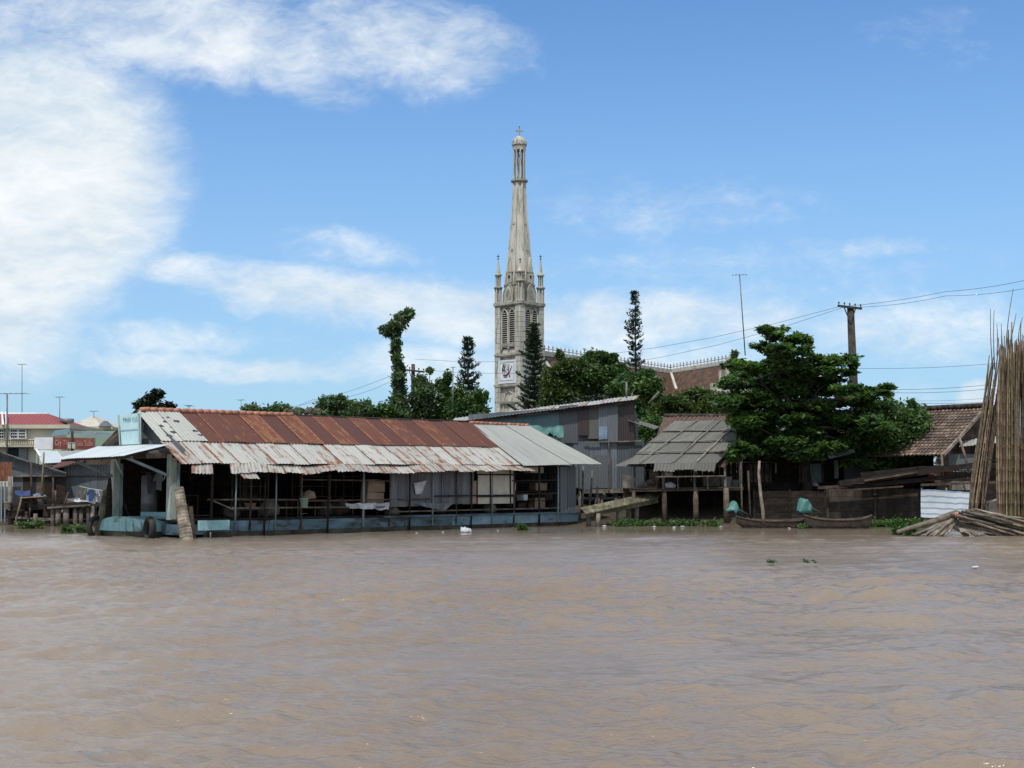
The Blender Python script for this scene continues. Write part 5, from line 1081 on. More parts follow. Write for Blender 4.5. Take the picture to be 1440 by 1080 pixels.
text('Cty Thi',P(87,623,83.97),(1,0,0),(0,0,1),.36,M['sign_ink'],rs,w=.85); text('Siêu Tuấn',P(119,624,83.97),(1,0,0),(0,0,1),.36,M['sign_ink'],rs,w=1.0)
for s in (0,1): MB().bar((a_ if s==0 else b_)+V(0,-.02,-.6),(a_ if s==0 else b_)+V(0,-.02,hs+.03),.06).build('sign_post',M['steel'],rs)
ws=thing('white_sign',P(60,634,84.5),'blank white sign board left of the red one','sign')
a_=P(48,632,84.5);b_=P(74,632,84.5); hs=P(48,615,84.5).z-a_.z
MB().hexa([a_,b_,b_+V(0,.12,0),a_+V(0,.12,0),a_+V(0,0,hs),b_+V(0,0,hs),b_+V(0,.12,hs),a_+V(0,.12,hs)]).build('board',M['white_paint'],ws); MB().bar(a_+V(.2,.2,-1),a_+V(.2,.2,hs),.08).build('sign_post',M['steel'],ws)
for k,(x,lb) in enumerate([(98,'left cream meter box on the pole before the red sign'),(104,'right cream meter box on the pole before the red sign')]):
    tt=thing('meter_box',P(x,631,83),lb,'meter box','meter boxes on the pole'); MB().box(P(x,627,83),(.2,.15,.34)).build('box_body',M['cream'],tt); MB().box(P(x,622.8,83),(.24,.2,.04)).build('hood',M['cream'],tt)
MB().tube([P(102,650,83.1),P(101.5,606,83.1)],.09,8).build('utility_post',M['conc_dark'],None,True,None,'short dark pole carrying the two meter boxes','pole')
for k,(pts,m_,lb) in enumerate([([(52,633),(80,634),(92,650),(60,652)],'awning','pale tin roof below the white sign'),([(76,634),(135,635),(110,650),(70,656)],'galv_clean','pale tin roof below the red sign')]):
    (a1,a2,a3,a4)=pts; t=thing('tin_lean_to',P(a4[0],670,76),lb,'shed'); MB().sheet(P(*a1,82),P(*a2,82),P(*a3,76),P(*a4,76),pw=.9,seed=150+k).build('roof',M[m_],t)
    for q in (a3,a4): MB().bar(P(q[0],q[1]+1,76.2),P(q[0],690,76.2),.12).build('post',M['wood'],t)
    MB().bar(P(a4[0],a4[1]+12,76.6),P(a3[0],a3[1]+12,76.6),.1,1.0).build('wall',M['house_cream' if k==0 else 'house_green'],t)
MB().hexa([P(49,631,80),P(52,631,80),P(52,631,80.3),P(49,631,80.3),P(55,641,79),P(58,641,79),P(58,641,79.3),P(55,641,79.3)]).build('roof_edge_board',M['white_paint'],None,False,None,'short white slanted board below the white sign','board')
# ================================================================= ANTENNAS, POLES, WIRES
def antenna(x,yt,yb,Y,label,w=1.0,els=5,r_=.03,tilt=0):
    t=thing('tv_antenna',P(x,yb,Y),label,'antenna','roof antennas'); a=P(x+tilt,yb,Y);b=P(x,yt,Y)
    MB().tube([a,b],r_,6).build('mast',M['steel'],t,True)
    mb=MB(); mb.bar(b+V(-w/2,0,-.05),b+V(w/2,0,.0),.025)
    for k in range(els): c=b+V(-w/2+w*k/(els-1),0,-.02); mb.bar(c-V(.05,.35,0),c+V(.05,.35,0),.015)
    mb.build('aerial',M['steel'],t); return t
antenna(1040,386,500,85,'tall thin television mast left of the big tree',.9,5,.035,8); antenna(10,553,648,70,'wide television antenna at the far left before the cream house',2.0,7,.045)
antenna(31,512,585,110,'thin mast rising behind the red roof',.6,4,.03); antenna(84,558,600,100,'slim antenna mast between red and pink roofs',.5,4,.03); antenna(132,578,600,106,'small antenna above the pinkish roof',.5,4,.03)
antenna(637,516,600,90,'thin mast with round top left of the araucaria',.3,3,.035); antenna(339,562,592,88,'tiny antenna behind the middle of the rusty roof',.4,3,.02); antenna(266,570,582,60,'small antenna near the left of the rusty roof',.2,3,.02)
def upole(x,yt,yb,Y,r0,r1,label,arm,m='conc_dark',dx=0,tip=0):
    t=thing('utility_pole',P(x+dx,yb,Y),label,'utility pole'); a=P(x+dx,yb,Y); a.z=1.2; b=P(x,yt,Y); MB().tube([a,b],[r0,r1],10).build('pole_shaft',M[m],t,True)
    la,lb_=arm; p,q=P(*la,Y-.2),P(*lb_,Y-.2); MB().bar(p,q,.12,.12).build('crossarm',M['iron'],t)
    for s in (.05,.28,.5,.72,.95):
        c=p.lerp(q,s)+V(0,0,.06); MB().lathe(c,[(.02,0),(.02,.08),(.05,.08),(.05,.14),(.02,.18)],8).build('insulator',M['fibre'],t,True)
    mid=P(x,yt,Y-.2); MB().bar(p.lerp(q,.25),V(mid.x,mid.y,(p.z+q.z)/2-.9),.05).build('brace',M['iron'],t); MB().bar(p.lerp(q,.75),V(mid.x,mid.y,(p.z+q.z)/2-.9),.05).build('brace',M['iron'],t)
    return t
upole(1196,432,560,73,.30,.19,'tall concrete utility pole with crossarm behind the big tree',((1178,430),(1212,434)),dx=8)
upole(581,512,600,95,.2,.13,'dark utility pole with crossarm left of the church',((568,520),(597,523)),'wood')
def wire(pts,label,Ys,sag=0,r_=.011):
    P_=[P(x,y,Y) for (x,y),Y in zip(pts,Ys)]; out=[]
    for i in range(len(P_)-1):
        for k in range(8): s=k/8; out.append(P_[i].lerp(P_[i+1],s)-V(0,0,sag*4*s*(1-s)))
    out.append(P_[-1]); MB().tube(out,r_,4).build('power_line',M['wire'],None,True,None,label,'cable','overhead cables')
wire([(1181,431),(583,505)],'upper cable from the concrete pole to the pole left of the church',(73,95),1.2)
wire([(1190,431),(594,520)],'lower cable from the concrete pole to the pole left of the church',(73,95),1.5)
wire([(1181,431),(1330,410),(1460,390)],'highest cable running up to the right from the concrete pole',(73,68,62),.1); wire([(1205,432),(1330,416),(1460,402)],'second cable running up to the right from the concrete pole',(73,68,62),.12)
wire([(570,520),(300,590),(100,650)],'cable going down left from the pole left of the church',(95,95,95),.6,.014); wire([(575,521),(440,562),(250,600)],'lower cable going down left from the pole beside the lianas tree',(95,95,95),.6,.014)
wire([(1205,518),(1400,511),(1480,508)],'single thin cable above the other right hand cables',(75,72,70),.1,.012)
for k,(ya,yb) in enumerate([(546,541),(550,547),(560,560),(562,565),(568,576)]): wire([(1205,ya),(1390,yb),(1480,yb-1)],['first','second','third','fourth','lowest'][k]+' cable from the top in the low group above the tile roof',(76,72,70),.15,.012 if k in(0,1,3) else .008)
# ================================================================= CHURCH
DT=170.0; TC=P(730.5,684,DT); TC.z=1.2
ch_=thing('church_tower',TC,'tall pale stone church tower with pointed openwork spire rising above the village','tower')
def tz(y): return P(730,y,DT).z
TR=R(45+2); ax=V(math.cos(TR),math.sin(TR),0); ay=V(-math.sin(TR),math.cos(TR),0)
def T(a,b,z): return V(TC.x,TC.y,z)+ax*a+ay*b
def tb(mb,a,b,z0,z1,wa,wb,tp=1):
    c=[T(a+s*wa/2,b+q*wb/2,z0) for s,q in ((-1,-1),(1,-1),(1,1),(-1,1))]+[T(a+s*wa/2*tp,b+q*wb/2*tp,z1) for s,q in ((-1,-1),(1,-1),(1,1),(-1,1))]
    return mb.hexa(c)
zB,zC1,zC2,zTop=1.2,tz(543),tz(500),tz(429); S=4.25
tb(MB(),0,0,zB,zTop-.01,S-.5,S-.5).build('shaft',M['stone'],ch_)
for a in (-1,1):
    for b in (-1,1):
        mb=MB(); z=zB; k=0
        while z<zTop-.1:
            h=min(.62,zTop-.012-z); tb(mb,a*(S/2-.36),b*(S/2-.36),z,z+h-.03,.9-.03*(k%2),.9-.03*(k%2)); z+=h; k+=1
        mb.build('corner_pier',M['stone'],ch_)
for y,w_,h in ((543,.35,.3),(500,.3,.28),(429,.45,.36),(566,.2,.2),(486,.06,.16)):
    z=tz(y); mb=MB(); tb(mb,0,0,z-h/2,z+h/2,S+w_,S+w_); tb(mb,0,0,z-h/2-.16,z-h/2-.005,S+w_*.5,S+w_*.5); mb.build('cornice',M['stone_dk'],ch_)
# faces: front-left face has normal -ax?  both visible faces
faces=[(-ax,-ay),( -ay,ax),(ax,ay),(ay,-ax)]
def fp(n,t,off,s,z): return V(TC.x,TC.y,z)+n*off+t*s
hw=S/2-.25
for fi,(n,t) in enumerate(faces):
    zb,zt=tz(494),tz(434)
    for s in (-.62,.62):
        # pointed lancet: dark backing, slats, stone surround
        W_=.46; ztop=zt-1.0; arch=[(-W_,zb+.2),(W_,zb+.2),(W_,ztop),(W_*.8,ztop+.35),(W_*.35,ztop+.62),(0,ztop+.72),(-W_*.35,ztop+.62),(-W_*.8,ztop+.35),(-W_,ztop)]
        wn=MB().prism([fp(n,t,hw+.01,s+a,z) for a,z in arch],n*.04).build('window',M['dark'],ch_)
        sl=MB(); z=zb+.35
        while z<ztop+.45:
            ww=W_ if z<ztop else W_*.6
            sl.hexa([fp(n,t,o,s+q*ww,z+dz) for dz in (0,.07) for o,q in ((hw+.06-dz*0,-1),(hw+.2,-1),(hw+.2,1),(hw+.06,1))]); z+=.27
        sl.build('louvre',M['stone'],wn)
        fr=MB(); pts=[fp(n,t,hw+.16,s+a*1.12,z) for a,z in arch[1:]+arch[:1]]; fr.tube(pts,.085,6); fr.build('window_surround',M['stone'],wn)
    fr=MB(); zt2=zt-.9; pts=[fp(n,t,hw+.2,a,z) for a,z in [(1.22,zb),(1.22,zt2),(1.0,zt2+.45),(.55,zt2+.78),(0,zt2+.92),(-.55,zt2+.78),(-1.0,zt2+.45),(-1.22,zt2),(-1.22,zb)]]; fr.tube(pts,.09,6); fr.build('arch_moulding',M['stone_dk'],ch_)
    # lower blind arch with trefoil holes
    zl=tz(549); 
    for s,dz in ((0,-.5),(-.45,-1.15),(.45,-1.15)):
        MB().prism([fp(n,t,hw+.01,s+.16*math.cos(q*.785),zl+dz+.2*math.sin(q*.785)) for q in range(8)],n*.05).build('trefoil_opening',M['stone_dk'],ch_)
    fr=MB(); fr.tube([fp(n,t,hw+.06,a,z) for a,z in [(.95,zl-5),(.95,zl-1.6),(.6,zl-.5),(0,zl-.15),(-.6,zl-.5),(-.95,zl-1.6),(-.95,zl-5)]],.08,6); fr.build('arch_moulding',M['stone'],ch_)
# banner on the left-hand face
n,t=faces[0] if (faces[0][0].x<0 and faces[0][0].y<0) else faces[1]
for q in faces:
    if q[0].y<0 and q[0].x<0: n=q[0]; t=V(0,0,1).cross(n)
bn=thing('banner',fp(n,t,hw+.4,0,tz(543)),'white square banner with dark script and plum swoosh on the church tower','banner')
zb0,zb1=tz(540.5),tz(508); bwid=1.50
MB().hexa([fp(n,t,o,s,z) for z in (zb0,zb1) for o,s in ((hw+.34,-bwid),(hw+.42,-bwid),(hw+.42,bwid),(hw+.34,bwid))]).build('banner_cloth',M['white_paint'],bn)
ib=MB()
for (s0,z0,s1,z1) in ((-1.2,.13,1.2,.13),(-1.2,.9,1.2,.9),(-1.2,.13,-1.2,.9),(1.2,.13,1.2,.9)):
    H=zb1-zb0; ib.bar(fp(n,t,hw+.44,s0,zb0+H*z0),fp(n,t,hw+.44,s1,zb0+H*z1),.045,.03,n)
ib.build('border_line',M['ink_blue'],bn)
def stroke(pts,r_,mat,nm):
    H=zb1-zb0; P_=[fp(n,t,hw+.44,s,zb0+H*z) for s,z in pts]; mb=MB(); q=[]
    for i in range(len(P_)-1):
        for k in range(5): q.append(P_[i].lerp(P_[i+1],k/5))
    q.append(P_[-1]); m=len(q); mb.tube(q,[.7*r_*(.35+.9*math.sin(math.pi*(i+.5)/m)) for i in range(m)],5); return mb.build(nm,mat,bn)
sgn=1
for pts,r_,m_ in ([(-.85,.55),(-.6,.84),(-.72,.48),(-.5,.62)],.08,'ink_dark'),([(-.45,.86),(-.42,.42)],.09,'ink_dark'),([(-.1,.84),(-.42,.62),(-.05,.47)],.07,'ink_dark'),([(.1,.82),(.0,.6),(.25,.58),(.38,.82),(.3,.55),(.1,.42)],.06,'ink_dark'): stroke(pts,r_,M[m_],'lettering')
for pts,r_ in ([(-.75,.40),(-.5,.35),(0,.36),(.45,.48),(.85,.74)],.12),([(-.6,.29),(-.2,.27),(.1,.3)],.07),([(.3,.42),(.5,.32),(.42,.25)],.1): stroke(pts,r_,M['ink_plum'],'swoosh')
# above the cornice: drum, gables, octagonal spire
z1,z2,z3,z4=zTop+.2,tz(402),tz(385),tz(256)
def octo(mb,prof,n=8,rot=R(22.5)+TR): return mb.lathe(V(TC.x,TC.y,0),prof,n,rot)
octo(MB(),[(2.0,z1-.2),(2.0,z2-.1),(2.12,z2-.1),(2.12,z2+.08),(1.9,z2+.1),(1.83,z3),(1.93,z3),(1.93,z3+.14),(1.74,z3+.16)]).build('drum',M['stone_dk'],ch_)
octo(MB(),[(1.74,z3+.1),(1.42,tz(350)),(.98,tz(300)),(.82,tz(270)),(.80,z4)]).build('spire',M['stone'],ch_)
for k in range(8):
    a=TR+R(22.5)+k*math.pi/4; d=V(math.cos(a),math.sin(a),0)
    MB().tube([V(TC.x,TC.y,z)+d*r_ for r_,z in ((2.0,z1),(1.9,z3),(1.76,z3+.15),(1.43,tz(350)),(1.0,tz(300)),(.84,tz(270)),(.82,z4))],.085,5).build('spire_rib',M['stone'],ch_,True)
for k in range(4):
    a=TR+k*math.pi/2; d=V(math.cos(a),math.sin(a),0); s=V(-d.y,d.x,0)
    for z in (tz(355),tz(318)):
        rr=1.47 if z<tz(330) else 1.12
        cr=MB(); c=V(TC.x,TC.y,z)+d*rr*.93; cr.bar(c-V(0,0,.3),c+V(0,0,.35),.1,.08,d); cr.bar(c-s*.22+V(0,0,.1),c+s*.22+V(0,0,.1),.1,.08,d); cr.build('cross_relief',M['stone_dk'],ch_)
def turret(cx,cy,nm,h1=1.0,rs=.42,cone=True,zt1=None,zt2=None,zt3=None,zx=None):
    g=MB(); c=V(cx,cy,0); za,zb_,zc_,zd=z1-.05,zt1,zt2,zt3
    p=MB().lathe(c,[(rs*1.1,za),(rs*1.1,za+.15),(rs*.45,za+.15),(rs*.45,zb_)],8).build(nm,M['stone'],ch_)
    for k in range(6):
        a=k*math.pi/3; MB().lathe(c+V(math.cos(a),math.sin(a),0)*rs*.85,[(.11,za),(.08,za+.15),(.08,zb_-.1),(.11,zb_)],7).build('column',M['stone'],p)
        MB().lathe(c+V(math.cos(a),math.sin(a),0)*rs*.62,[(.09,zb_+.2),(.065,zb_+.3),(.065,zc_-.1),(.09,zc_)],7).build('column',M['stone'],p)
    MB().lathe(c,[(rs*1.05,zb_),(rs*1.3,zb_+.1),(rs*1.3,zb_+.24),(rs*.9,zb_+.34),(rs*.4,zb_+.36),(rs*.4,zc_)],10).build('ledge',M['stone_dk'],p)
    MB().lathe(c,[(rs*.8,zc_),(rs*1.08,zc_+.1),(rs*1.08,zc_+.25),(rs*.66,zc_+.34),(rs*.4,zc_+(zd-zc_)*.5),(.06,zd)],10).build('spirelet',M['stone'],p)
    mb=MB(); mb.bar(V(cx,cy,zd-.1),V(cx,cy,zd+.62),.08); mb.bar(V(cx-.2,cy,zd+.38),V(cx+.2,cy,zd+.38),.08); mb.lathe(V(cx,cy,zd),[(.05,-.05),(.12,.05),(.05,.15)],8); mb.build('cross',M['iron'],p)
for a in (-1,1):
    for b in (-1,1):
        p=T(a*(S/2-.22),b*(S/2-.22),0)
        fr_=(p-V(TC.x,TC.y,0)).y<-1.5
        if fr_: turret(p.x,p.y,'front_turret',rs=.5,zt1=tz(401),zt2=tz(388),zt3=tz(374))
        else: turret(p.x,p.y,'corner_turret',rs=.44,zt1=tz(407),zt2=tz(389),zt3=tz(365))
for fi,(n_,t_) in enumerate(faces):
    g=MB(); o=1.75
    c=lambda s,z,oo=o: V(TC.x,TC.y,z)+n_*oo+t_*s
    g.prism([c(-.75,z1),c(.75,z1),c(.75,z1+1.2),c(.45,z1+1.9),c(0,z1+2.25),c(-.45,z1+1.9),c(-.75,z1+1.2)],n_*.3); d_m=g.build('dormer_gable',M['stone'],ch_)
    MB().tube([c(s,z,o+.32) for s,z in ((.8,z1+.1),(.8,z1+1.2),(.48,z1+1.95),(0,z1+2.3),(-.48,z1+1.95),(-.8,z1+1.2),(-.8,z1+.1))],.09,6).build('dormer_moulding',M['stone_dk'],d_m)
    MB().prism([c(-.45,z1+.2,o+.29),c(.45,z1+.2,o+.29),c(.45,z1+1.1,o+.29),c(0,z1+1.7,o+.29),c(-.45,z1+1.1,o+.29)],n_*.04).build('blind_panel',M['stone_dk'],d_m)
    zq=z2+.2; c2_=lambda s,z,oo=1.62: V(TC.x,TC.y,z)+n_*oo+t_*s
    l=MB().prism([c2_(-.42,zq),c2_(.42,zq),c2_(.42,zq+1.2),c2_(0,zq+3.3),c2_(-.42,zq+1.2)],n_*.3).build('lucarne',M['stone'],ch_)
    MB().prism([c2_(.17*math.cos(q*.785),zq+.75+.22*math.sin(q*.785),1.93) for q in range(8)],n_*.03).build('opening',M['dark'],l)
    MB().bar(c2_(-.5,zq+1.32,1.8),c2_(.5,zq+1.32,1.8),.3,.12,V(0,0,1)).build('ledge',M['stone_dk'],l)
# lantern
L0=V(TC.x,TC.y,0); zl0,zl1=tz(254),tz(211)
MB().lathe(L0,[(.86,z4-.1),(1.08,z4),(1.08,z4+.22),(.8,z4+.3)],16).build('lantern_base',M['stone_dk'],ch_)
for k in range(8):
    a=k*math.pi/4+.2; MB().lathe(L0+V(math.cos(a),math.sin(a),0)*.68,[(.14,zl0),(.095,zl0+.3),(.095,zl1-.3),(.14,zl1)],8).build('lantern_column',M['stone'],ch_,True)
MB().lathe(L0,[(.42,zl0),(.34,zl0+.5),(.16,zl0+.55),(.2,zl0+1.4),(.3,zl0+2.4),(.24,zl0+2.9),(.1,zl0+3.05),(.16,zl0+3.2),(.14,zl0+3.4),(.03,zl0+3.5)],12).build('statue',M['post_blue'],ch_,True)
MB().lathe(L0,[(.8,zl1-.05),(.84,zl1+.5),(.98,zl1+.6),(.98,zl1+.8),(.86,zl1+.85),(.84,zl1+1.1),(.7,zl1+1.45),(.35,zl1+1.72),(.1,zl1+1.8),(.08,zl1+2.0)],20).build('dome',M['stone'],ch_)
for k in range(10):
    a=k*math.pi/5; MB().box(L0+V(math.cos(a)*.92,math.sin(a)*.92,zl1+.95),(.14,.14,.34),a,taper=.4).build('merlon',M['stone_dk'],ch_)
cb=tz(194); mb=MB(); mb.tube([L0+V(0,0,cb),L0+V(0,0,tz(178))],[.1,.07],8); mb.bar(L0+V(-.36,0,tz(184)),L0+V(.36,0,tz(184)),.13); mb.lathe(L0+V(0,0,cb),[(.1,-.1),(.2,.1),(.1,.3)],10)
for p_ in ((-.36,tz(184)),(.36,tz(184)),(0,tz(178))): mb.lathe(L0+V(p_[0],0,p_[1]-.1),[(.05,0),(.13,.1),(.05,.2)],8)
mb.build('cross',M['stone_dk'],ch_)
# nave
nv=thing('church_nave',V(20,190,1.2),'church nave and transept with brown tiled roof and crested ridge behind the trees','church')
S_=P(760,490,172); C_=P(943,518,200); E_=P(1026,504,185); C_.z=S_.z=E_.z=P(943,518,200).z*.5+S_.z*.5-.75
def slope(a,b,dirn,w_,h_): 
    d=Vector(dirn).normalized()*w_-V(0,0,h_); return a,b,b+d,a+d
nd_=(C_-S_).normalized(); nperp=V(nd_.y,-nd_.x,0); td=(E_-C_).normalized(); tperp=V(td.y,-td.x,0)
if nperp.y>0: nperp=-nperp
if tperp.x>0: tperp=-tperp
def church_slope(a,b,perp,w_,h_,nm='roof'):
    q=slope(a,b,perp,w_,h_); mb=MB(); L=(b-a).length; H=math.hypot(w_,h_); mb.face(q,[(0,H),(L,H),(L,0),(0,0)]); mb.face([q[3],q[2],q[2]-V(0,0,.4),q[3]-V(0,0,.4)]); return mb.build(nm,M['church_tile'],nv)
Cx=C_+nd_*3
church_slope(S_,C_+nd_*6,nperp,5.5,7.0); church_slope(S_,Cx,-nperp,5.5,7.0); church_slope(E_,C_-td*6,tperp,5.0,7.0); church_slope(E_,C_-td*6,-tperp,5.0,7.0)
for a,b,pp in ((S_,C_,nperp),(C_,E_,tperp)):
    mb=MB(); L=(b-a).length; mb.bar(a+V(0,0,.3),b+V(0,0,.3),.3,.5); mb.build('ridge_beam',M['stone'],nv)
    cr=MB(); k=0; n=int(L/.95)
    for i in range(n+1):
        p=a.lerp(b,i/n)+V(0,0,.5); cr.bar(p,p+V(0,0,.85),.1); cr.bar(p-(b-a).normalized()*.22+V(0,0,.6),p+(b-a).normalized()*.22+V(0,0,.6),.08); cr.bar(p-(b-a).normalized()*.45+V(0,0,.35),p+(b-a).normalized()*.45+V(0,0,.35),.08,.1)
    cr.build('ridge_cresting',M['stone_dk'],nv)
vl=[C_+V(0,-.2,.1),C_+(nperp*5.5*.5+V(0,0,-7.0*.5))+(tperp*1.6)]
MB().bar(C_+V(0,-.3,0),P(951,548,194),.35).build('valley_flashing',M['stone'],nv)
wq=MB(); 
for a,b,pp in ((S_,C_,nperp),(C_,E_,tperp)):
    q0,q1=a+pp*5.0,b+pp*5.0; q0.z=q1.z=0; wq.hexa([q0+V(0,0,1),q1+V(0,0,1),q1-pp*.5+V(0,0,1),q0-pp*.5+V(0,0,1),q0+V(0,0,S_.z-6.9),q1+V(0,0,S_.z-6.9),q1-pp*.5+V(0,0,S_.z-6.9),q0-pp*.5+V(0,0,S_.z-6.9)])
wq.build('wall',M['stone'],nv)
gz=S_.z+.5; g0=E_+td*.05
gp=[(-5.6,1.0),(5.6,1.0),(5.6,gz-7.2),(4.6,gz-7.2),(4.6,gz-5.2),(3.2,gz-5.2),(3.2,gz-3.3),(1.8,gz-3.3),(1.8,gz-1.5),(.7,gz-1.5),(.5,gz+.4),(-.5,gz+.4),(-.7,gz-1.5),(-1.8,gz-1.5),(-1.8,gz-3.3),(-3.2,gz-3.3),(-3.2,gz-5.2),(-4.6,gz-5.2),(-4.6,gz-7.2),(-5.6,gz-7.2)]
MB().prism([V(g0.x,g0.y,0)+tperp*s+V(0,0,z) for s,z in gp],td*.8).build('gable_wall',M['stone'],nv)
MB().prism([V(S_.x,S_.y,0)+nperp*s+V(0,0,z) for s,z in [(-5.6,1),(5.6,1),(5.6,gz-7.2),(0,gz),(-5.6,gz-7.2)]],-nd_*.8).build('gable_wall',M['stone'],nv)
# ================================================================= TREES
def G(x,Y,z=1.2): p=P(x,684,Y); p.z=z; return p
BIG=[(1078,463,14,6),(1095,470,18,9),(1118,477,15,10),(1136,482,8,11),(1076,489,18,7),(1105,490,26,9),(1132,492,14,7),
(1032,512,16,7),(1060,514,25,9),(1095,511,28,10),(1130,514,28,10),(1160,508,24,9),(1190,505,16,7),(1200,512,7,8),(1194,524,12,6),(1165,522,22,6),
(1028,538,18,10),(1058,540,26,10),(1095,538,28,11),(1130,536,26,8),(1163,534,22,6),(1192,546,20,6),(1224,549,20,6),(1250,544,13,6),(1240,553,14,4),
(1022,566,18,10),(1050,572,28,11),(1090,566,28,9),(1130,566,28,9),(1165,568,28,9),(1200,566,24,8),(1232,572,20,8),
(1050,594,24,10),(1085,594,28,11),(1122,592,28,10),(1160,594,28,11),(1198,596,28,11),(1232,598,22,12),
(1030,640,13,7),(1048,628,18,9),(1078,620,24,9),(1108,622,26,10),(1142,625,25,10),(1172,628,22,8),(1200,620,22,9),(1120,642,18,5),(1150,642,12,5),(1192,650,9,5),(1100,640,14,5),(1065,642,12,5)]
bb=pxblobs(BIG,64.5,1.7,3,1.6,1.2)+pxblobs([(1100,500,25,8),(1075,525,30,10),(1120,526,34,10),(1160,540,24,9),(1055,555,26,10),(1100,552,34,10),(1145,552,30,8),(1060,584,26,9),(1110,580,34,9),(1160,582,30,9),(1205,584,24,9),(1070,608,26,9),(1120,608,30,9),(1170,612,28,9),(1215,612,22,9),(1095,632,24,7),(1145,634,20,7),(1050,610,18,9),(1240,588,18,8),(1030,590,12,9),(1195,560,20,9),(1215,560,18,8),(1180,590,24,9),(1225,585,20,8),(1150,570,24,8)],65.5,1.5,8,1.6,1.2)
tree('spreading_tree',G(1135,66.2,.7),bb,82000,.2,M['leaf_big'],'big spreading broad leaved tree with tiered dark branches over the river bank',tr=.3,seed=5,fork=.45,sub=12,up=.9,spread=.34,hollow=.3)
tree('bushy_tree',G(1262,66,.7),pxblobs([(1225,590,24,18),(1250,585,24,20),(1275,590,22,18),(1290,610,18,22),(1262,615,30,22),(1235,620,24,22),(1290,632,16,14),(1238,572,10,8),(1250,566,4,10),(1282,572,5,8),(1220,640,20,12),(1260,642,24,10),(1298,622,12,12),(1210,652,16,6),(1242,656,14,6)],65.8,1.2,4,1,1.05),20000,.15,M['leaf_mid'],'bushy dark green tree between the spreading tree and the tile roof',tr=.14,seed=6,sub=8,up=.3,spread=.6)
tree('round_tree',G(217,84),pxblobs([(217,572,26,12),(212,560,14,9),(222,553,9,8),(200,570,12,7),(235,572,10,7),(217,595,28,18)],84,.8,5),7000,.2,M['leaf_dark'],'small round dark tree behind the left end of the rusty roof',tr=.15,seed=7)
tree('creeper_tree',G(562,92),pxblobs([(575,440,7,6),(568,446,9,8),(560,455,10,9),(548,462,8,7),(539,465,5,5),(555,470,10,5),(557,482,5,7),(556,493,6,7),(559,505,6,7),(561,518,7,8),(560,530,8,8),(560,543,8,9),(562,556,9,9),(563,568,11,9),(560,585,16,10)],92,.3,6,1,.8),7500,.2,M['leaf_far'],'tall slim tree wrapped in creepers with a tilted tuft on top','tree',tr=.22,seed=8,fork=.6,limbs=0,path=[P(x,y,92) for x,y in ((561,570),(561,530),(558,500),(557,478),(562,458),(574,442))],up=.1,long=2.2,spread=.85,hollow=.1)
LEFTG=[('low_tree',355,88,[(352,578,10,6),(362,582,10,6)],2200,.2,'leaf_far','small low tree furthest left above the rusty roof'),
('low_tree',397,88,[(395,577,16,8),(385,582,10,6),(412,582,9,5)],3600,.2,'leaf_far','low rounded tree left of the dry palm'),
('low_tree',478,90,[(465,570,12,8),(480,574,22,10),(455,580,12,8),(500,580,14,8),(478,562,5,5),(463,565,5,4)],7500,.2,'leaf_far','wide leafy tree right of the dry palm'),
('low_tree',517,90,[(510,578,10,8),(518,574,4,9),(528,584,10,6)],3000,.2,'leaf_far','small spiky tree between the wide one and the creeper tree'),
('low_tree',545,90,[(540,580,10,9),(552,586,14,8),(532,585,8,6)],3500,.2,'leaf_mid','low tree at the foot of the creeper tree'),
('slender_tree',592,92,[(590,540,8,9),(600,553,9,8),(588,560,10,10),(605,570,8,10),(594,580,14,12),(604,520,4,4),(602,545,6,5)],8000,.18,'leaf_far','slender airy tree just right of the wooden pole'),
('slender_tree',628,92,[(630,530,4,7),(625,545,8,9),(632,558,9,10),(622,572,10,12),(632,585,14,9),(618,540,5,6),(612,575,8,12)],8500,.18,'leaf_mid','slender tree left of the small araucaria'),
('slender_tree',672,90,[(672,555,5,7),(680,560,4,5),(668,568,10,9),(676,578,9,9),(660,580,12,12),(646,560,8,14),(648,580,12,12),(684,556,3,6)],9500,.18,'leaf_mid','bushy tree at the foot of the small araucaria'),
('garden_tree',795,112,[(790,520,12,10),(800,535,18,14),(785,545,16,14),(780,560,18,14),(805,560,18,16),(776,530,10,12),(787,500,5,6),(800,515,14,10),(812,525,14,12)],13000,.22,'leaf_olive','leafy tree just right of the tower araucaria'),
('garden_tree',838,112,[(830,505,12,8),(845,510,16,9),(855,520,14,12),(835,528,20,14),(820,545,16,16),(850,545,20,14),(862,503,6,6),(818,512,8,8),(868,518,12,10),(872,535,14,12),(845,500,10,5)],16000,.22,'leaf_mid','broad green tree in front of the nave roof'),
('garden_tree',898,90,[(885,535,16,10),(905,540,18,12),(920,555,12,12),(895,560,22,14),(870,550,14,10),(905,585,18,14),(885,575,16,12),(912,528,10,8)],15000,.19,'leaf_mid','bright green tree behind the right end of the shed'),
('garden_tree',960,84,[(950,565,18,9),(975,560,22,10),(1000,562,20,10),(960,582,30,12),(1000,582,28,12),(930,580,14,12),(1022,575,16,14),(940,595,20,8),(985,595,26,8)],22000,.17,'leaf_olive','low olive green tree behind the grey stilt house roof'),
('garden_tree',1032,95,[(1033,500,4,6),(1030,512,4,8),(1036,520,8,8)],1300,.18,'leaf_far','thin tree top beside the church gable'),
('garden_tree',870,100,[(860,575,16,14),(835,575,20,14),(800,580,20,12),(880,560,10,10)],9000,.2,'leaf_dark','dark tree low behind the shed roof'),
('garden_tree',925,78,[(915,598,14,10),(930,606,10,10),(905,612,12,12),(940,600,10,6)],6000,.15,'leaf_mid','leafy bush between the shed and the stilt house')]
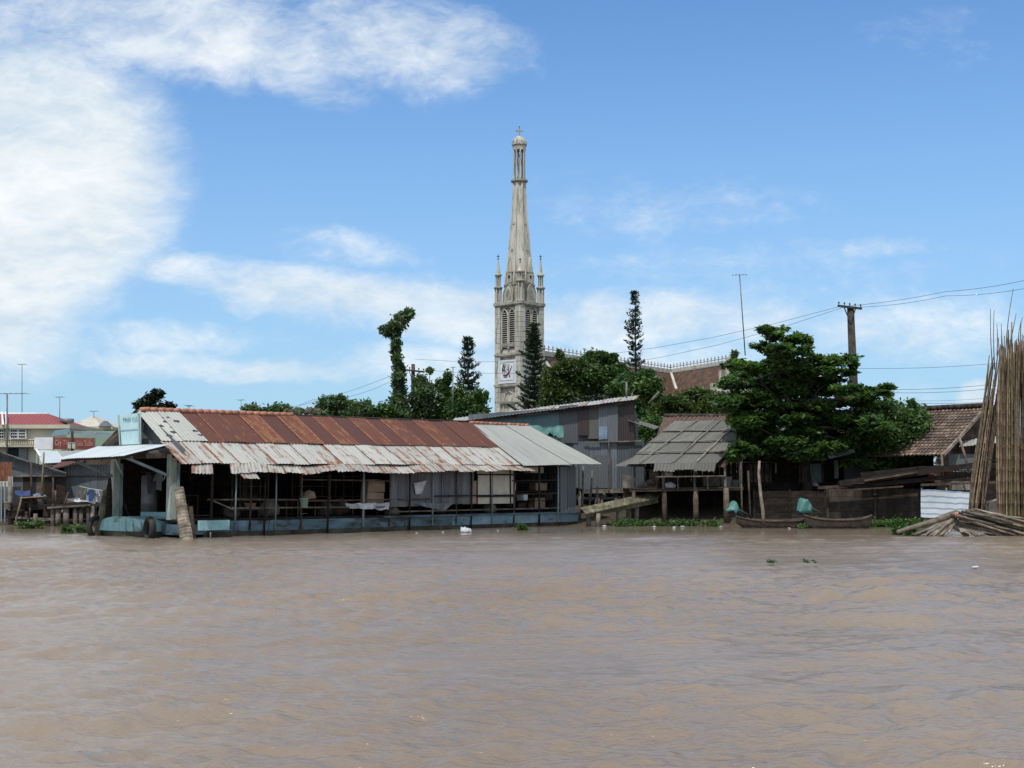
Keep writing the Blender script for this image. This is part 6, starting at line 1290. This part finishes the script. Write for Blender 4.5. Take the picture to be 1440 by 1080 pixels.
for i,(nm,x,Y,bl,n,s,m,lb) in enumerate(LEFTG):
    tree(nm,G(x,Y+.5),pxblobs(bl,Y,.9,10+i,1,1.15),int(n*(1.6 if nm=='garden_tree' else .95)),s,M[m],lb,tr=.12,seed=20+i,up=.3,spread=.5 if nm=='garden_tree' else .68,hollow=.3,group='trees behind the riverside roofs')
pine(658,478,590,95,1.3,1.55,.2,'slim araucaria left of the church tower',1,.72,.75,1.0,9)
pine(751,458,585,120,1.3,2.3,.3,'dense araucaria standing in front of the church tower',2,.5,.5,1.0,11)
pine(893,412,545,105,1.3,1.05,.22,'tall sparse araucaria in front of the nave roof',3,.52,.6,.62,7)
# dry palm
pt=thing('dry_palm',G(430,86),'withered palm with drooping fronds above the rusty roof','palm'); top=P(430,580,86)
MB().tube([pt.location,top],[.15,.12],8).build('trunk',M['bark'],pt,True)
rq=random.Random(4)
for k in range(22):
    a=rq.uniform(0,6.28); l=rq.uniform(.9,1.5); mb=MB(); prev=top
    for i in range(1,8):
        s=i/7; q=top+V(math.cos(a)*l*s,math.sin(a)*l*s,.95*s-1.1*s*s*rq.uniform(.6,1)); mb.bar(prev,q,.03)
        d=(q-prev).normalized(); sd2=d.cross(V(0,0,1)).normalized()
        for w_ in (-1,1): 
            for h in (0,.5): b0=prev.lerp(q,h); mb.face([b0,b0+d*.08,b0+d*.2+sd2*w_*.3-V(0,0,.22)])
        prev=q
    mb.build('frond',M['dry'] if k%3 else M['leaf_far'],pt)
# thin vine-covered dead branch & slanted white branch
MB().tube([P(912,568,83),P(927,551,83)],.09,6).build('bare_branch',M['plank'],None,True,None,'short pale slanted branch sticking out behind the stilt house','branch')
# distant shrub belt that closes the village behind the houses
def belt():
    r=random.Random(9); bl=[]
    for k in range(70): 
        x=-60+k*22; 
        if -10<x<180: continue
        Y=r.uniform(126,140); bl.append((P(x,676,Y)+V(0,0,r.uniform(-1,1)),(2.0,1.2,1.9)))
    for k in range(40):
        x=150+k*28; bl.append((P(x,690,76),(1.4,.8,1.1)))
    o=leaves('shrubbery',M['leaf_dark'],None,bl,26000,.34,77,10,.5,.3,base=tuple(bl[0][0]),kind='stuff'); o['label']='dark green shrubbery filling the village behind the riverside houses'
belt()
